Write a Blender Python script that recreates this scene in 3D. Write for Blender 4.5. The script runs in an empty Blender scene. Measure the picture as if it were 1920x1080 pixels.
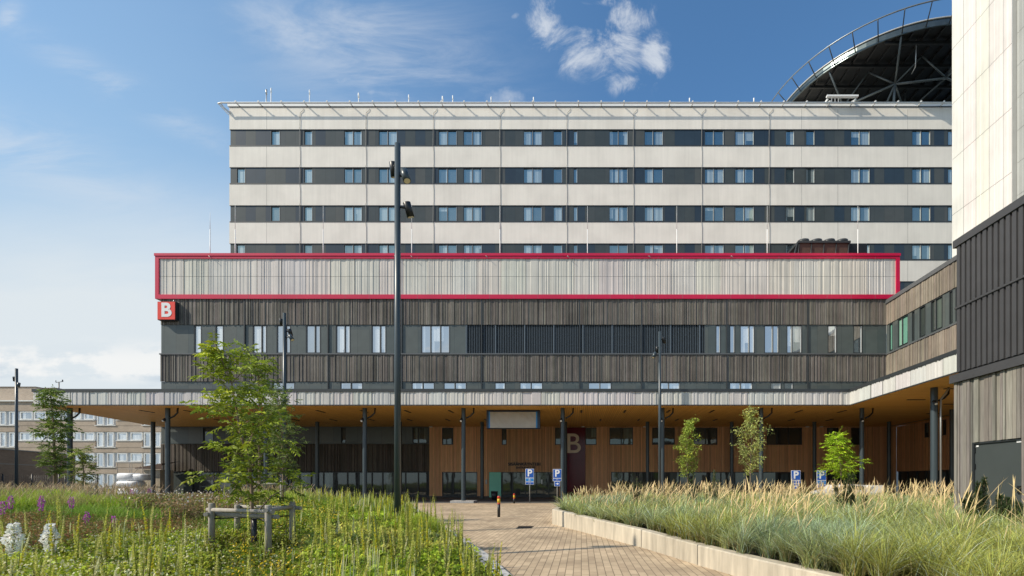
import bpy, math, random
import numpy as np
from mathutils import Vector, noise as mnoise
R = random.Random(7)
rng = np.random.default_rng(11)
scene = bpy.context.scene
COL = scene.collection
F, CX, HY, EYE = 900.0, 1090.0, 902.0, 1.6      # focal length, vanishing point and eye height of the lens
def PX(x, D): return (x - CX) * D / F
def PZ(y, D): return EYE + (HY - y) * D / F

# ------------------------------------------------------------------ materials
def nt(m):
    m.use_nodes = True
    t = m.node_tree
    for n in list(t.nodes): t.nodes.remove(n)
    return t
def mat(name, col=(.5,.5,.5), rough=.7, metal=0., var=.12, scale=2.0, bump=0., attr=False, stretch=(1,1,1), spec=.5,
        trans=0., dirt=0., coat=0., bscale=None):
    m = bpy.data.materials.new(name); t = nt(m); N, L = t.nodes, t.links
    out = N.new('ShaderNodeOutputMaterial'); b = N.new('ShaderNodeBsdfPrincipled')
    b.inputs['Roughness'].default_value = rough; b.inputs['Metallic'].default_value = metal
    b.inputs['Specular IOR Level'].default_value = spec
    if coat: b.inputs['Coat Weight'].default_value = coat
    tc = N.new('ShaderNodeTexCoord'); mp = N.new('ShaderNodeMapping'); L.new(tc.outputs['Object'], mp.inputs[0])
    mp.inputs['Scale'].default_value = stretch
    no = N.new('ShaderNodeTexNoise'); no.inputs['Scale'].default_value = scale; no.inputs['Detail'].default_value = 5
    no.inputs['Roughness'].default_value = .6
    L.new(mp.outputs[0], no.inputs['Vector'])
    mr = N.new('ShaderNodeMapRange'); mr.inputs['From Min'].default_value = .25; mr.inputs['From Max'].default_value = .75
    mr.inputs['To Min'].default_value = 1 - var; mr.inputs['To Max'].default_value = 1 + var
    L.new(no.outputs['Fac'], mr.inputs['Value'])
    if attr:
        a = N.new('ShaderNodeVertexColor'); a.layer_name = 'Col'; src = a.outputs['Color']
    else:
        c = N.new('ShaderNodeRGB'); c.outputs[0].default_value = (*col, 1); src = c.outputs[0]
    vm = N.new('ShaderNodeVectorMath'); vm.operation = 'SCALE'
    L.new(src, vm.inputs[0]); L.new(mr.outputs[0], vm.inputs['Scale'])
    colout = vm.outputs[0]
    if dirt:
        n2 = N.new('ShaderNodeTexNoise'); n2.inputs['Scale'].default_value = .35; n2.inputs['Detail'].default_value = 8
        L.new(tc.outputs['Object'], n2.inputs['Vector'])
        r2 = N.new('ShaderNodeMapRange'); r2.inputs['From Min'].default_value = .4; r2.inputs['From Max'].default_value = .7
        r2.inputs['To Min'].default_value = 1; r2.inputs['To Max'].default_value = 1 - dirt
        L.new(n2.outputs['Fac'], r2.inputs['Value'])
        v2 = N.new('ShaderNodeVectorMath'); v2.operation = 'SCALE'
        L.new(colout, v2.inputs[0]); L.new(r2.outputs[0], v2.inputs['Scale']); colout = v2.outputs[0]
    L.new(colout, b.inputs['Base Color'])
    if bump:
        bn = N.new('ShaderNodeBump'); bn.inputs['Strength'].default_value = bump; bn.inputs['Distance'].default_value = .02
        if bscale:
            n3 = N.new('ShaderNodeTexNoise'); n3.inputs['Scale'].default_value = bscale; n3.inputs['Detail'].default_value = 4
            L.new(mp.outputs[0], n3.inputs['Vector']); L.new(n3.outputs['Fac'], bn.inputs['Height'])
        else: L.new(no.outputs['Fac'], bn.inputs['Height'])
        L.new(bn.outputs[0], b.inputs['Normal'])
    if trans:
        tr = N.new('ShaderNodeBsdfTranslucent'); L.new(colout, tr.inputs['Color'])
        mx = N.new('ShaderNodeMixShader'); mx.inputs[0].default_value = trans
        L.new(b.outputs[0], mx.inputs[1]); L.new(tr.outputs[0], mx.inputs[2]); L.new(mx.outputs[0], out.inputs[0])
    else: L.new(b.outputs[0], out.inputs[0])
    return m
def glass_mat(name, dark=(.02,.03,.035), curtain=(.45,.47,.48), pc=.3, refl=.42, cell=1.2, tint=(.75,.88,1)):
    """window pane: tinted mirror of the sky over a dark room with curtains or blinds behind some of the panes"""
    m = bpy.data.materials.new(name); t = nt(m); N, L = t.nodes, t.links
    out = N.new('ShaderNodeOutputMaterial'); b = N.new('ShaderNodeBsdfPrincipled'); g = N.new('ShaderNodeBsdfGlossy')
    b.inputs['Roughness'].default_value = .6; g.inputs['Roughness'].default_value = .03; g.inputs['Color'].default_value = (*tint, 1)
    tc = N.new('ShaderNodeTexCoord'); sp = N.new('ShaderNodeSeparateXYZ'); L.new(tc.outputs['Object'], sp.inputs[0])
    ad = N.new('ShaderNodeMath'); ad.operation = 'ADD'; L.new(sp.outputs[0], ad.inputs[0]); L.new(sp.outputs[1], ad.inputs[1])
    def cellnoise(sx, sz, seed):
        a = N.new('ShaderNodeMath'); a.operation = 'DIVIDE'; L.new(ad.outputs[0], a.inputs[0]); a.inputs[1].default_value = sx
        a2 = N.new('ShaderNodeMath'); a2.operation = 'FLOOR'; L.new(a.outputs[0], a2.inputs[0])
        c = N.new('ShaderNodeMath'); c.operation = 'DIVIDE'; L.new(sp.outputs[2], c.inputs[0]); c.inputs[1].default_value = sz
        c2 = N.new('ShaderNodeMath'); c2.operation = 'FLOOR'; L.new(c.outputs[0], c2.inputs[0])
        cb = N.new('ShaderNodeCombineXYZ'); L.new(a2.outputs[0], cb.inputs[0]); L.new(c2.outputs[0], cb.inputs[1]); cb.inputs[2].default_value = seed
        w = N.new('ShaderNodeTexWhiteNoise'); L.new(cb.outputs[0], w.inputs['Vector']); return w.outputs['Value']
    w1 = cellnoise(cell, 4.4, 1.5); gt = N.new('ShaderNodeMath'); gt.operation = 'LESS_THAN'; L.new(w1, gt.inputs[0]); gt.inputs[1].default_value = pc
    def frac(v, d):
        q = N.new('ShaderNodeMath'); q.operation = 'DIVIDE'; L.new(v, q.inputs[0]); q.inputs[1].default_value = d
        q2 = N.new('ShaderNodeMath'); q2.operation = 'FRACT'; L.new(q.outputs[0], q2.inputs[0]); return q2.outputs[0]
    def mth(op, a, b):
        q = N.new('ShaderNodeMath'); q.operation = op
        for i, v in enumerate((a, b)):
            if isinstance(v, (int, float)): q.inputs[i].default_value = v
            else: L.new(v, q.inputs[i])
        return q.outputs[0]
    side = mth('GREATER_THAN', frac(ad.outputs[0], cell), mth('MULTIPLY', cellnoise(cell, 4.4, 6.5), .8))
    lot = mth('MULTIPLY', gt.outputs[0], side)
    bl = mth('MULTIPLY', mth('LESS_THAN', cellnoise(cell, 4.4, 9.5), pc*.5), mth('GREATER_THAN', frac(sp.outputs[2], 4.4), mth('ADD', .1, mth('MULTIPLY', cellnoise(cell, 4.4, 12.5), .8))))
    lot = mth('MAXIMUM', lot, bl)
    w2 = cellnoise(.13, 40, 3.5)
    mr = N.new('ShaderNodeMapRange'); L.new(w2, mr.inputs['Value']); mr.inputs['To Min'].default_value = .6; mr.inputs['To Max'].default_value = 1.1
    cc = N.new('ShaderNodeVectorMath'); cc.operation = 'SCALE'; cc.inputs[0].default_value = curtain; L.new(mr.outputs[0], cc.inputs['Scale'])
    mx = N.new('ShaderNodeMix'); mx.data_type = 'RGBA'; L.new(lot, mx.inputs['Factor'])
    mx.inputs['A'].default_value = (*dark, 1); L.new(cc.outputs[0], mx.inputs['B']); L.new(mx.outputs['Result'], b.inputs['Base Color'])
    fr = N.new('ShaderNodeFresnel'); fr.inputs['IOR'].default_value = 1.5
    mm = N.new('ShaderNodeMath'); mm.operation = 'ADD'; mm.use_clamp = True; L.new(fr.outputs[0], mm.inputs[0]); mm.inputs[1].default_value = refl
    no = N.new('ShaderNodeTexNoise'); no.inputs['Scale'].default_value = .5; L.new(tc.outputs['Object'], no.inputs['Vector'])
    bn = N.new('ShaderNodeBump'); bn.inputs['Strength'].default_value = .12; bn.inputs['Distance'].default_value = .1
    L.new(no.outputs['Fac'], bn.inputs['Height']); L.new(bn.outputs[0], g.inputs['Normal'])
    ms = N.new('ShaderNodeMixShader'); L.new(mm.outputs[0], ms.inputs[0]); L.new(b.outputs[0], ms.inputs[1]); L.new(g.outputs[0], ms.inputs[2])
    L.new(ms.outputs[0], out.inputs[0]); return m
def panel_mat(name, cols, cell=1.16, zc=4.45, rough=.45, off=0.):
    """facade boards: each board one of a few shades, fine dark joint between them"""
    m = bpy.data.materials.new(name); t = nt(m); N, L = t.nodes, t.links
    out = N.new('ShaderNodeOutputMaterial'); b = N.new('ShaderNodeBsdfPrincipled'); b.inputs['Roughness'].default_value = rough
    tc = N.new('ShaderNodeTexCoord'); sp = N.new('ShaderNodeSeparateXYZ'); L.new(tc.outputs['Object'], sp.inputs[0])
    s = N.new('ShaderNodeMath'); s.operation = 'ADD'; L.new(sp.outputs[0], s.inputs[0]); L.new(sp.outputs[1], s.inputs[1])
    s2 = N.new('ShaderNodeMath'); s2.operation = 'ADD'; L.new(s.outputs[0], s2.inputs[0]); s2.inputs[1].default_value = off
    d = N.new('ShaderNodeMath'); d.operation = 'DIVIDE'; L.new(s2.outputs[0], d.inputs[0]); d.inputs[1].default_value = cell
    fl = N.new('ShaderNodeMath'); fl.operation = 'FLOOR'; L.new(d.outputs[0], fl.inputs[0])
    z = N.new('ShaderNodeMath'); z.operation = 'DIVIDE'; L.new(sp.outputs[2], z.inputs[0]); z.inputs[1].default_value = zc
    fz = N.new('ShaderNodeMath'); fz.operation = 'FLOOR'; L.new(z.outputs[0], fz.inputs[0])
    cb = N.new('ShaderNodeCombineXYZ'); L.new(fl.outputs[0], cb.inputs[0]); L.new(fz.outputs[0], cb.inputs[1])
    w = N.new('ShaderNodeTexWhiteNoise'); L.new(cb.outputs[0], w.inputs['Vector'])
    cr = N.new('ShaderNodeValToRGB'); cr.color_ramp.interpolation = 'CONSTANT'; L.new(w.outputs['Value'], cr.inputs[0])
    e = cr.color_ramp.elements
    while len(e) < len(cols): e.new(.5)
    for i, c in enumerate(cols): e[i].position = i / len(cols); e[i].color = (*c, 1)
    frn = N.new('ShaderNodeMath'); frn.operation = 'FRACT'; L.new(d.outputs[0], frn.inputs[0])
    jt = N.new('ShaderNodeMath'); jt.operation = 'GREATER_THAN'; L.new(frn.outputs[0], jt.inputs[0]); jt.inputs[1].default_value = .02/cell
    no = N.new('ShaderNodeTexNoise'); no.inputs['Scale'].default_value = 1.3; no.inputs['Detail'].default_value = 6; L.new(tc.outputs['Object'], no.inputs['Vector'])
    mr = N.new('ShaderNodeMapRange'); mr.inputs['To Min'].default_value = .8; mr.inputs['To Max'].default_value = 1.2; L.new(no.outputs['Fac'], mr.inputs['Value'])
    k = N.new('ShaderNodeMath'); k.operation = 'MULTIPLY'; L.new(mr.outputs[0], k.inputs[0])
    j2 = N.new('ShaderNodeMapRange'); L.new(jt.outputs[0], j2.inputs['Value']); j2.inputs['To Min'].default_value = .35
    L.new(j2.outputs[0], k.inputs[1])
    v = N.new('ShaderNodeVectorMath'); v.operation = 'SCALE'; L.new(cr.outputs[0], v.inputs[0]); L.new(k.outputs[0], v.inputs['Scale'])
    L.new(v.outputs[0], b.inputs['Base Color']); L.new(b.outputs[0], out.inputs[0]); return m
def brick_mat(name, c1, c2, mortar, bw, bh, rot=0, rough=.85, ms=.012, axis='XY', offset=.5, dirt=.25, spec=.3):
    m = bpy.data.materials.new(name); t = nt(m); N, L = t.nodes, t.links
    out = N.new('ShaderNodeOutputMaterial'); b = N.new('ShaderNodeBsdfPrincipled'); b.inputs['Roughness'].default_value = rough
    b.inputs['Specular IOR Level'].default_value = spec
    tc = N.new('ShaderNodeTexCoord'); sp = N.new('ShaderNodeSeparateXYZ'); L.new(tc.outputs['Object'], sp.inputs[0])
    cb = N.new('ShaderNodeCombineXYZ')
    if axis == 'XY': L.new(sp.outputs[0], cb.inputs[0]); L.new(sp.outputs[1], cb.inputs[1])
    elif axis == 'YX': L.new(sp.outputs[1], cb.inputs[0]); L.new(sp.outputs[0], cb.inputs[1])
    else:
        a = N.new('ShaderNodeMath'); a.operation = 'ADD'; L.new(sp.outputs[0], a.inputs[0]); L.new(sp.outputs[1], a.inputs[1])
        L.new(a.outputs[0], cb.inputs[0]); L.new(sp.outputs[2], cb.inputs[1])
    br = N.new('ShaderNodeTexBrick'); L.new(cb.outputs[0], br.inputs['Vector'])
    br.inputs['Scale'].default_value = 1; br.inputs['Color1'].default_value = (*c1, 1); br.inputs['Color2'].default_value = (*c2, 1)
    br.inputs['Mortar'].default_value = (*mortar, 1); br.inputs['Brick Width'].default_value = bw; br.inputs['Row Height'].default_value = bh
    br.inputs['Mortar Size'].default_value = ms; br.offset = offset; br.inputs['Bias'].default_value = -.1
    no = N.new('ShaderNodeTexNoise'); no.inputs['Scale'].default_value = .5; no.inputs['Detail'].default_value = 9; no.inputs['Roughness'].default_value = .65
    L.new(tc.outputs['Object'], no.inputs['Vector'])
    mr = N.new('ShaderNodeMapRange'); mr.inputs['From Min'].default_value = .3; mr.inputs['From Max'].default_value = .7
    mr.inputs['To Min'].default_value = 1 + dirt*.5; mr.inputs['To Max'].default_value = 1 - dirt
    L.new(no.outputs['Fac'], mr.inputs['Value'])
    v = N.new('ShaderNodeVectorMath'); v.operation = 'SCALE'; L.new(br.outputs['Color'], v.inputs[0]); L.new(mr.outputs[0], v.inputs['Scale'])
    L.new(v.outputs[0], b.inputs['Base Color'])
    bn = N.new('ShaderNodeBump'); bn.inputs['Strength'].default_value = .4; bn.inputs['Distance'].default_value = .004; bn.invert = True
    L.new(br.outputs['Fac'], bn.inputs['Height']); L.new(bn.outputs[0], b.inputs['Normal'])
    L.new(b.outputs[0], out.inputs[0]); return m
def stripe_mat(name, c1, c2, gap, width, axis=0, rough=.5, gapw=.12):
    """boards laid side by side with a dark gap, axis 0: boards run along Y, 1: along X"""
    m = bpy.data.materials.new(name); t = nt(m); N, L = t.nodes, t.links
    out = N.new('ShaderNodeOutputMaterial'); b = N.new('ShaderNodeBsdfPrincipled'); b.inputs['Roughness'].default_value = rough
    tc = N.new('ShaderNodeTexCoord'); sp = N.new('ShaderNodeSeparateXYZ'); L.new(tc.outputs['Object'], sp.inputs[0])
    d = N.new('ShaderNodeMath'); d.operation = 'DIVIDE'; L.new(sp.outputs[axis], d.inputs[0]); d.inputs[1].default_value = width
    fl = N.new('ShaderNodeMath'); fl.operation = 'FLOOR'; L.new(d.outputs[0], fl.inputs[0])
    fr = N.new('ShaderNodeMath'); fr.operation = 'FRACT'; L.new(d.outputs[0], fr.inputs[0])
    w = N.new('ShaderNodeTexWhiteNoise'); w.noise_dimensions = '1D'; L.new(fl.outputs[0], w.inputs['W'])
    mx = N.new('ShaderNodeMix'); mx.data_type = 'RGBA'; L.new(w.outputs['Value'], mx.inputs['Factor'])
    mx.inputs['A'].default_value = (*c1, 1); mx.inputs['B'].default_value = (*c2, 1)
    g = N.new('ShaderNodeMath'); g.operation = 'LESS_THAN'; L.new(fr.outputs[0], g.inputs[0]); g.inputs[1].default_value = gapw
    m2 = N.new('ShaderNodeMix'); m2.data_type = 'RGBA'; L.new(g.outputs[0], m2.inputs['Factor'])
    L.new(mx.outputs['Result'], m2.inputs['A']); m2.inputs['B'].default_value = (*gap, 1)
    L.new(m2.outputs['Result'], b.inputs['Base Color']); L.new(b.outputs[0], out.inputs[0]); return m

M = {}
M['cream'] = mat('cream_render_panel', (.81,.765,.69), .75, var=.065, scale=.5, stretch=(5,5,.25), dirt=.12)
M['joint'] = mat('panel_joint', (.2,.2,.19), .8)
M['charcoal'] = panel_mat('charcoal_panel', [(.060,.070,.068),(.026,.044,.062),(.074,.080,.074),(.046,.058,.060),(.052,.063,.062),(.022,.038,.056)], 1.165, 4.45, .32)  # board shades, their bluish and greenish contrast widened to put reflection into the colour
M['grey_panel'] = panel_mat('grey_green_panel', [(.088,.105,.102),(.074,.092,.092),(.093,.106,.100)], 1.19, 5.5, .38)
M['trim'] = mat('dark_trim', (.035,.04,.043), .4, var=.08)
M['greytrim'] = mat('grey_trim', (.11,.115,.12), .4, var=.08, dirt=.1)
M['frame'] = mat('window_frame_dark', (.025,.03,.033), .4, var=.05)
M['alu'] = mat('aluminium_reveal', (.5,.5,.48), .4, metal=.3, var=.05)
M['white'] = mat('white_paint', (.78,.78,.76), .45, var=.05)
M['red'] = mat('crimson_metal', (.60,.006,.06), .38, var=.06, scale=.5, dirt=.12)
M['clad'] = mat('ribbed_metal', rough=.6, attr=True, var=.06, scale=1, stretch=(3,3,.5), spec=.3, dirt=.13)
M['timber'] = mat('weathered_timber', rough=.85, attr=True, var=.3, scale=2.5, stretch=(9,9,.6), bump=.2, dirt=.3)
M['wood'] = mat('warm_wood', rough=.6, attr=True, var=.2, scale=2, stretch=(8,8,.5))
M['soffit'] = stripe_mat('soffit_boards', (.82,.46,.11),(.72,.38,.08),(.22,.10,.025), .145, 0)
M['soffitx'] = stripe_mat('soffit_boards_cross', (.82,.46,.11),(.72,.38,.08),(.22,.10,.025), .145, 1)
M['column'] = mat('column_paint', (.045,.062,.072), .35, var=.08, dirt=.1)
M['black'] = mat('black_paint', (.012,.014,.016), .4, var=.1)
M['glass'] = glass_mat('ward_glass', refl=.30, tint=(.70,.92,.90), pc=.55, curtain=(.33,.38,.38), dark=(.012,.022,.028))
M['glass2'] = glass_mat('clinic_glass', refl=.5, tint=(.85,.93,1.0), pc=.6, cell=.9, curtain=(.65,.65,.62))
M['glassg'] = glass_mat('ground_floor_glass', (.014,.018,.018), (.10,.13,.12), .22, .04, 1.4, (.8,.9,.9))
M['glassw'] = glass_mat('wing_glass', (.03,.04,.035), (.10,.13,.11), .3, .05, 2.6, (.8,.95,.9))
M['glassgreen'] = glass_mat('wing_green_glass', (.15,.36,.27), (.30,.55,.42), .5, .12, .7, (.8,1,.92))
M['steel'] = mat('galvanised_steel', (.42,.43,.43), .4, metal=.6, var=.1)
M['conduit'] = mat('conduit_grey', (.28,.28,.27), .6)
M['concrete'] = mat('concrete', (.50,.44,.345), .85, var=.30, scale=3, stretch=(2.2,2.2,.3), bump=.15, dirt=.22)
M['kerb'] = mat('granite_kerb', (.47,.46,.44), .8, var=.2, scale=9, bump=.3, dirt=.2)
M['soil'] = mat('dark_soil', (.045,.035,.025), .95, var=.4, scale=9, bump=.6)
M['paving'] = brick_mat('brick_paving', (.56,.43,.285),(.42,.315,.21),(.20,.15,.10), .42, .14, axis='YX', ms=.007, dirt=.38)
M['asphalt'] = mat('asphalt', (.10,.095,.088), .9, var=.25, scale=14, bump=.3, dirt=.2)
M['beige'] = brick_mat('beige_brick', (.48,.39,.305),(.41,.33,.255),(.45,.38,.31), .3, .1, axis='XZ', ms=.01, dirt=.2)
M['brown'] = brick_mat('brown_brick', (.17,.135,.105),(.135,.105,.085),(.15,.12,.10), .3, .1, axis='XZ', ms=.01, dirt=.15)
M['foliage'] = mat('leaf', rough=.55, attr=True, var=.2, scale=3, trans=.33, spec=.22)
M['grass'] = mat('grass_blade', rough=.55, attr=True, var=.1, scale=2, trans=.3, spec=.18)
M['bark'] = mat('bark', (.22,.16,.11), .9, var=.35, scale=6, stretch=(3,3,.6), bump=.5)
M['post'] = mat('grey_stake_wood', (.33,.30,.26), .85, var=.3, scale=4, stretch=(6,6,.6), bump=.4)
M['blue'] = mat('sign_blue', (.01,.09,.42), .35, var=.05)
M['blue2'] = mat('sign_light_blue', (.02,.21,.56), .35, var=.05)
M['signred'] = mat('sign_red', (.80,.055,.035), .35, var=.05)
M['signwhite'] = mat('sign_white', (.8,.8,.8), .4, var=.03)
M['maroon'] = mat('maroon_glass', (.10,.007,.018), .15, var=.1, spec=.25)
M['beigeletter'] = mat('beige_letter', (.62,.53,.42), .5, var=.05)
M['green'] = mat('mint_green_panel', (.22,.66,.50), .4, var=.04)
M['yellow'] = mat('reflective_yellow', (.70,.45,.02), .4, var=.05)
M['orange'] = mat('reflective_red', (.55,.045,.02), .4, var=.05)
M['sheet'] = mat('plastic_sheet', (.42,.41,.39), .45, var=.1, scale=1.5, bump=.8)
M['wrap'] = mat('white_wrap', (.75,.76,.78), .35, var=.15, scale=4, bump=.8)
M['darkseam'] = mat('dark_seam_metal', (.068,.068,.072), .42, metal=.1, var=.1, dirt=.15)
M['doorpaint'] = mat('door_paint', (.055,.065,.065), .42, var=.06)
M['rust'] = mat('brown_coil', (.085,.05,.035), .7, var=.2, scale=4)
M['lamp'] = mat('lamp_lens', (.8,.72,.5), .2, var=.05)
M['dirtygrass'] = mat('rough_ground', (.12,.12,.06), .95, var=.4, scale=.5, dirt=.3)
M['flower'] = mat('petal', rough=.6, attr=True, var=.15, trans=.3)

# ------------------------------------------------------------------ mesh helpers
ORG = {}
def link(o, parent=None):
    COL.objects.link(o)
    if parent is not None: o.parent = parent
    return o
def tag(o, label=None, cat=None, group=None, kind=None):
    if label: o['label'] = label
    if cat: o['category'] = cat
    if group: o['group'] = group
    if kind: o['kind'] = kind
    return o
def thing(name, label, cat, loc, group=None):
    o = bpy.data.objects.new(name, None); o.empty_display_size = .3; link(o)
    o.location = loc; ORG[o.name] = Vector(loc); return tag(o, label, cat, group)
class Frame:
    def __init__(s, o, d, n): s.o, s.d, s.n = o, d, n
    def p(s, u, n, z): return (s.o[0]+s.d[0]*u+s.n[0]*n, s.o[1]+s.d[1]*u+s.n[1]*n, z)
    def u(s, px, n=0):
        k = (px-CX)/F; ox, oy = s.o[0]+s.n[0]*n, s.o[1]+s.n[1]*n
        return (k*oy-ox)/(s.d[0]-k*s.d[1])
class MB:
    def __init__(s): s.v, s.f, s.c, s.cur, s.sm = [], [], [], (1,1,1), []
    def face(s, idx, sm=False): s.f.append(idx); s.c.append(s.cur); s.sm.append(sm)
    def pts8(s, P, skip=()):
        b = len(s.v); s.v += P
        fs = [(0,3,2,1),(4,5,6,7),(0,1,5,4),(1,2,6,5),(2,3,7,6),(3,0,4,7)]
        for i, q in enumerate(fs):
            if i not in skip: s.face(tuple(b+k for k in q))
    def box(s, x0,x1,y0,y1,z0,z1):
        s.pts8([(x0,y0,z0),(x1,y0,z0),(x1,y1,z0),(x0,y1,z0),(x0,y0,z1),(x1,y0,z1),(x1,y1,z1),(x0,y1,z1)]); return s
    def fbox(s, fr, u0,u1,n0,n1,z0,z1):
        p = fr.p
        s.pts8([p(u0,n1,z0),p(u1,n1,z0),p(u1,n0,z0),p(u0,n0,z0),p(u0,n1,z1),p(u1,n1,z1),p(u1,n0,z1),p(u0,n0,z1)]); return s
    def quad(s, a,b,c,d): k=len(s.v); s.v += [tuple(a),tuple(b),tuple(c),tuple(d)]; s.face((k,k+1,k+2,k+3)); return s
    def poly(s, pts): k=len(s.v); s.v += [tuple(p) for p in pts]; s.face(tuple(range(k,k+len(pts)))); return s
    def prism(s, pts, z0, z1):
        k=len(s.v); n=len(pts); s.v += [(p[0],p[1],z0) for p in pts]+[(p[0],p[1],z1) for p in pts]
        s.face(tuple(range(k+n-1,k-1,-1))); s.face(tuple(range(k+n,k+2*n)))
        for i in range(n): j=(i+1)%n; s.face((k+i,k+j,k+n+j,k+n+i))
        return s
    def path(s, pts, rad, seg=8, caps=True):
        P = [Vector(p) for p in pts]; n=len(P)
        if not hasattr(rad,'__len__'): rad=[rad]*n
        b0=len(s.v); ref=None
        for i in range(n):
            t=(P[min(i+1,n-1)]-P[max(i-1,0)])
            if t.length<1e-9: t=Vector((0,0,1))
            t.normalize()
            if ref is None: ref = Vector((1,0,0)) if abs(t.x)<.8 else Vector((0,1,0))
            a=(ref-t*ref.dot(t)).normalized(); ref=a; c=t.cross(a)
            for k in range(seg):
                th=2*math.pi*k/seg; q=P[i]+(a*math.cos(th)+c*math.sin(th))*rad[i]; s.v.append(tuple(q))
        for i in range(n-1):
            for k in range(seg):
                k2=(k+1)%seg; s.face((b0+i*seg+k,b0+i*seg+k2,b0+(i+1)*seg+k2,b0+(i+1)*seg+k),True)
        if caps: s.face(tuple(b0+k for k in range(seg-1,-1,-1))); s.face(tuple(b0+(n-1)*seg+k for k in range(seg)))
        return s
    def tube(s, a, b, r, seg=8, r1=None): return s.path([a,b],[r, r if r1 is None else r1],seg)
    def mesh(s, name, org=Vector((0,0,0)), color=False):
        me=bpy.data.meshes.new(name)
        me.from_pydata([(v[0]-org[0],v[1]-org[1],v[2]-org[2]) for v in s.v],[],s.f)
        me.polygons.foreach_set('use_smooth', s.sm)
        if color:
            ca=me.color_attributes.new('Col','FLOAT_COLOR','CORNER'); arr=[]
            for f,c in zip(s.f,s.c): arr += [c[0],c[1],c[2],1]*len(f)
            ca.data.foreach_set('color',arr)
        me.update(); return me
    def build(s, name, m, parent=None, color=False, loc=None):
        if parent is not None:
            r=parent
            while r.parent: r=r.parent
            org=ORG[r.name]
        else: org=Vector(loc or (0,0,0))
        me=s.mesh(name,org,color or m.name in ('ribbed_metal','weathered_timber','warm_wood'))
        me.materials.append(m); o=bpy.data.objects.new(name,me); link(o,parent)
        if parent is None: o.location=org; ORG[o.name]=Vector(org)
        return o
def struct(o): o['kind']='structure'; return o
FRONT = lambda D: Frame((0,D),(1,0),(0,-1))
def vary(c, a): k=1+R.uniform(-a,a); return tuple(max(0,x*k*(1+R.uniform(-a*.15,a*.15))) for x in c)

def battens(mb, fr, u0, u1, n0, z0, z1, base, var, ws, ds, gap, joints=()):
    """backing plus irregular vertical battens"""
    mb.cur=tuple(c*.35 for c in base); mb.fbox(fr,u0,u1,n0-.05,n0,z0,z1)
    u=u0
    while u<u1-.02:
        w=min(R.choice(ws),u1-u); d=R.choice(ds); mb.cur=vary(base,var)
        mb.fbox(fr,u,u+w-gap,n0,n0+d,z0+.002,z1-.002); u+=w
def ribs(mb, fr, u0, u1, n0, z0, z1, base, panel=2.37, var=.022, seed=0, dk=1.):
    R=random.Random(seed)
    """ribbed sheet: irregular trapezoid profile, a seam every panel"""
    u=u0; n=n0; i=0
    while u<u1-.01:
        pe=min(u+panel,u1); t=tuple(c*(1+R.uniform(-.03,.03)) for c in base)
        while u<pe-.01:
            w=R.choice([.09,.12,.16,.11]); vc=(1+R.uniform(-var,var)); e=min(u+w,pe); n2=n0+R.choice([0,.03,.04,.02])*dk
            mb.cur=tuple(c*vc for c in t)
            mb.quad(fr.p(u,n,z0),fr.p(min(u+.03,e),n2,z0),fr.p(min(u+.03,e),n2,z1),fr.p(u,n,z1))
            if e>u+.03: mb.quad(fr.p(u+.03,n2,z0),fr.p(e,n2,z0),fr.p(e,n2,z1),fr.p(u+.03,n2,z1))
            u=e; n=n2
        mb.cur=tuple(c*.3 for c in base); mb.quad(fr.p(u,n,z0),fr.p(u+.025,n-.02,z0),fr.p(u+.025,n-.02,z1),fr.p(u,n,z1)); u+=.025; n=n0

def window(par, fr, u0,u1,z0,z1, splits=(), glass='glass', depth=.16, fw=.05, frame='frame', reveal='alu', n=0., name='window'):
    """window of one opening: frame with mullions, sill; its panes are a sub-part. n = wall surface"""
    mb=MB(); a,b=n+.012,n-depth
    mb.fbox(fr,u0,u0+fw,b,a,z0,z1); mb.fbox(fr,u1-fw,u1,b,a,z0,z1)
    mb.fbox(fr,u0+fw,u1-fw,b,a,z1-fw,z1); mb.fbox(fr,u0+fw,u1-fw,b,a+.03,z0,z0+fw)
    for s in splits: mb.fbox(fr,s-.045,s+.045,b,a-.02,z0+fw,z1-fw)
    w=mb.build(name,M[frame],par)
    g=MB(); e=[u0+fw]+[x for s in splits for x in (s-.045,s+.045)]+[u1-fw]
    for i in range(0,len(e),2):
        g.fbox(fr,e[i],e[i+1],n-.12,n-.10,z0+fw,z1-fw)
    g.build('pane',M[glass],w)
    if reveal:
        for i in range(0,len(e),2): r=MB(); r.fbox(fr,e[i+1]-.035,e[i+1],n-.10,n-.012,z0+fw,z1-fw); r.build('reveal',M[reveal],w)
    return w
def wall_holes(mb, fr, u0,u1,n0,n1,z0,z1, holes):
    """solid wall between u0..u1 with openings (ua,ub,za,zb)"""
    hs=sorted(holes); u=u0
    for (a,b,za,zb) in hs:
        if a>u: mb.fbox(fr,u,a,n0,n1,z0,z1)
        if za>z0+.001: mb.fbox(fr,a,b,n0,n1,z0,za)
        if zb<z1-.001: mb.fbox(fr,a,b,n0,n1,zb,z1)
        u=b
    if u<u1: mb.fbox(fr,u,u1,n0,n1,z0,z1)
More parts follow.
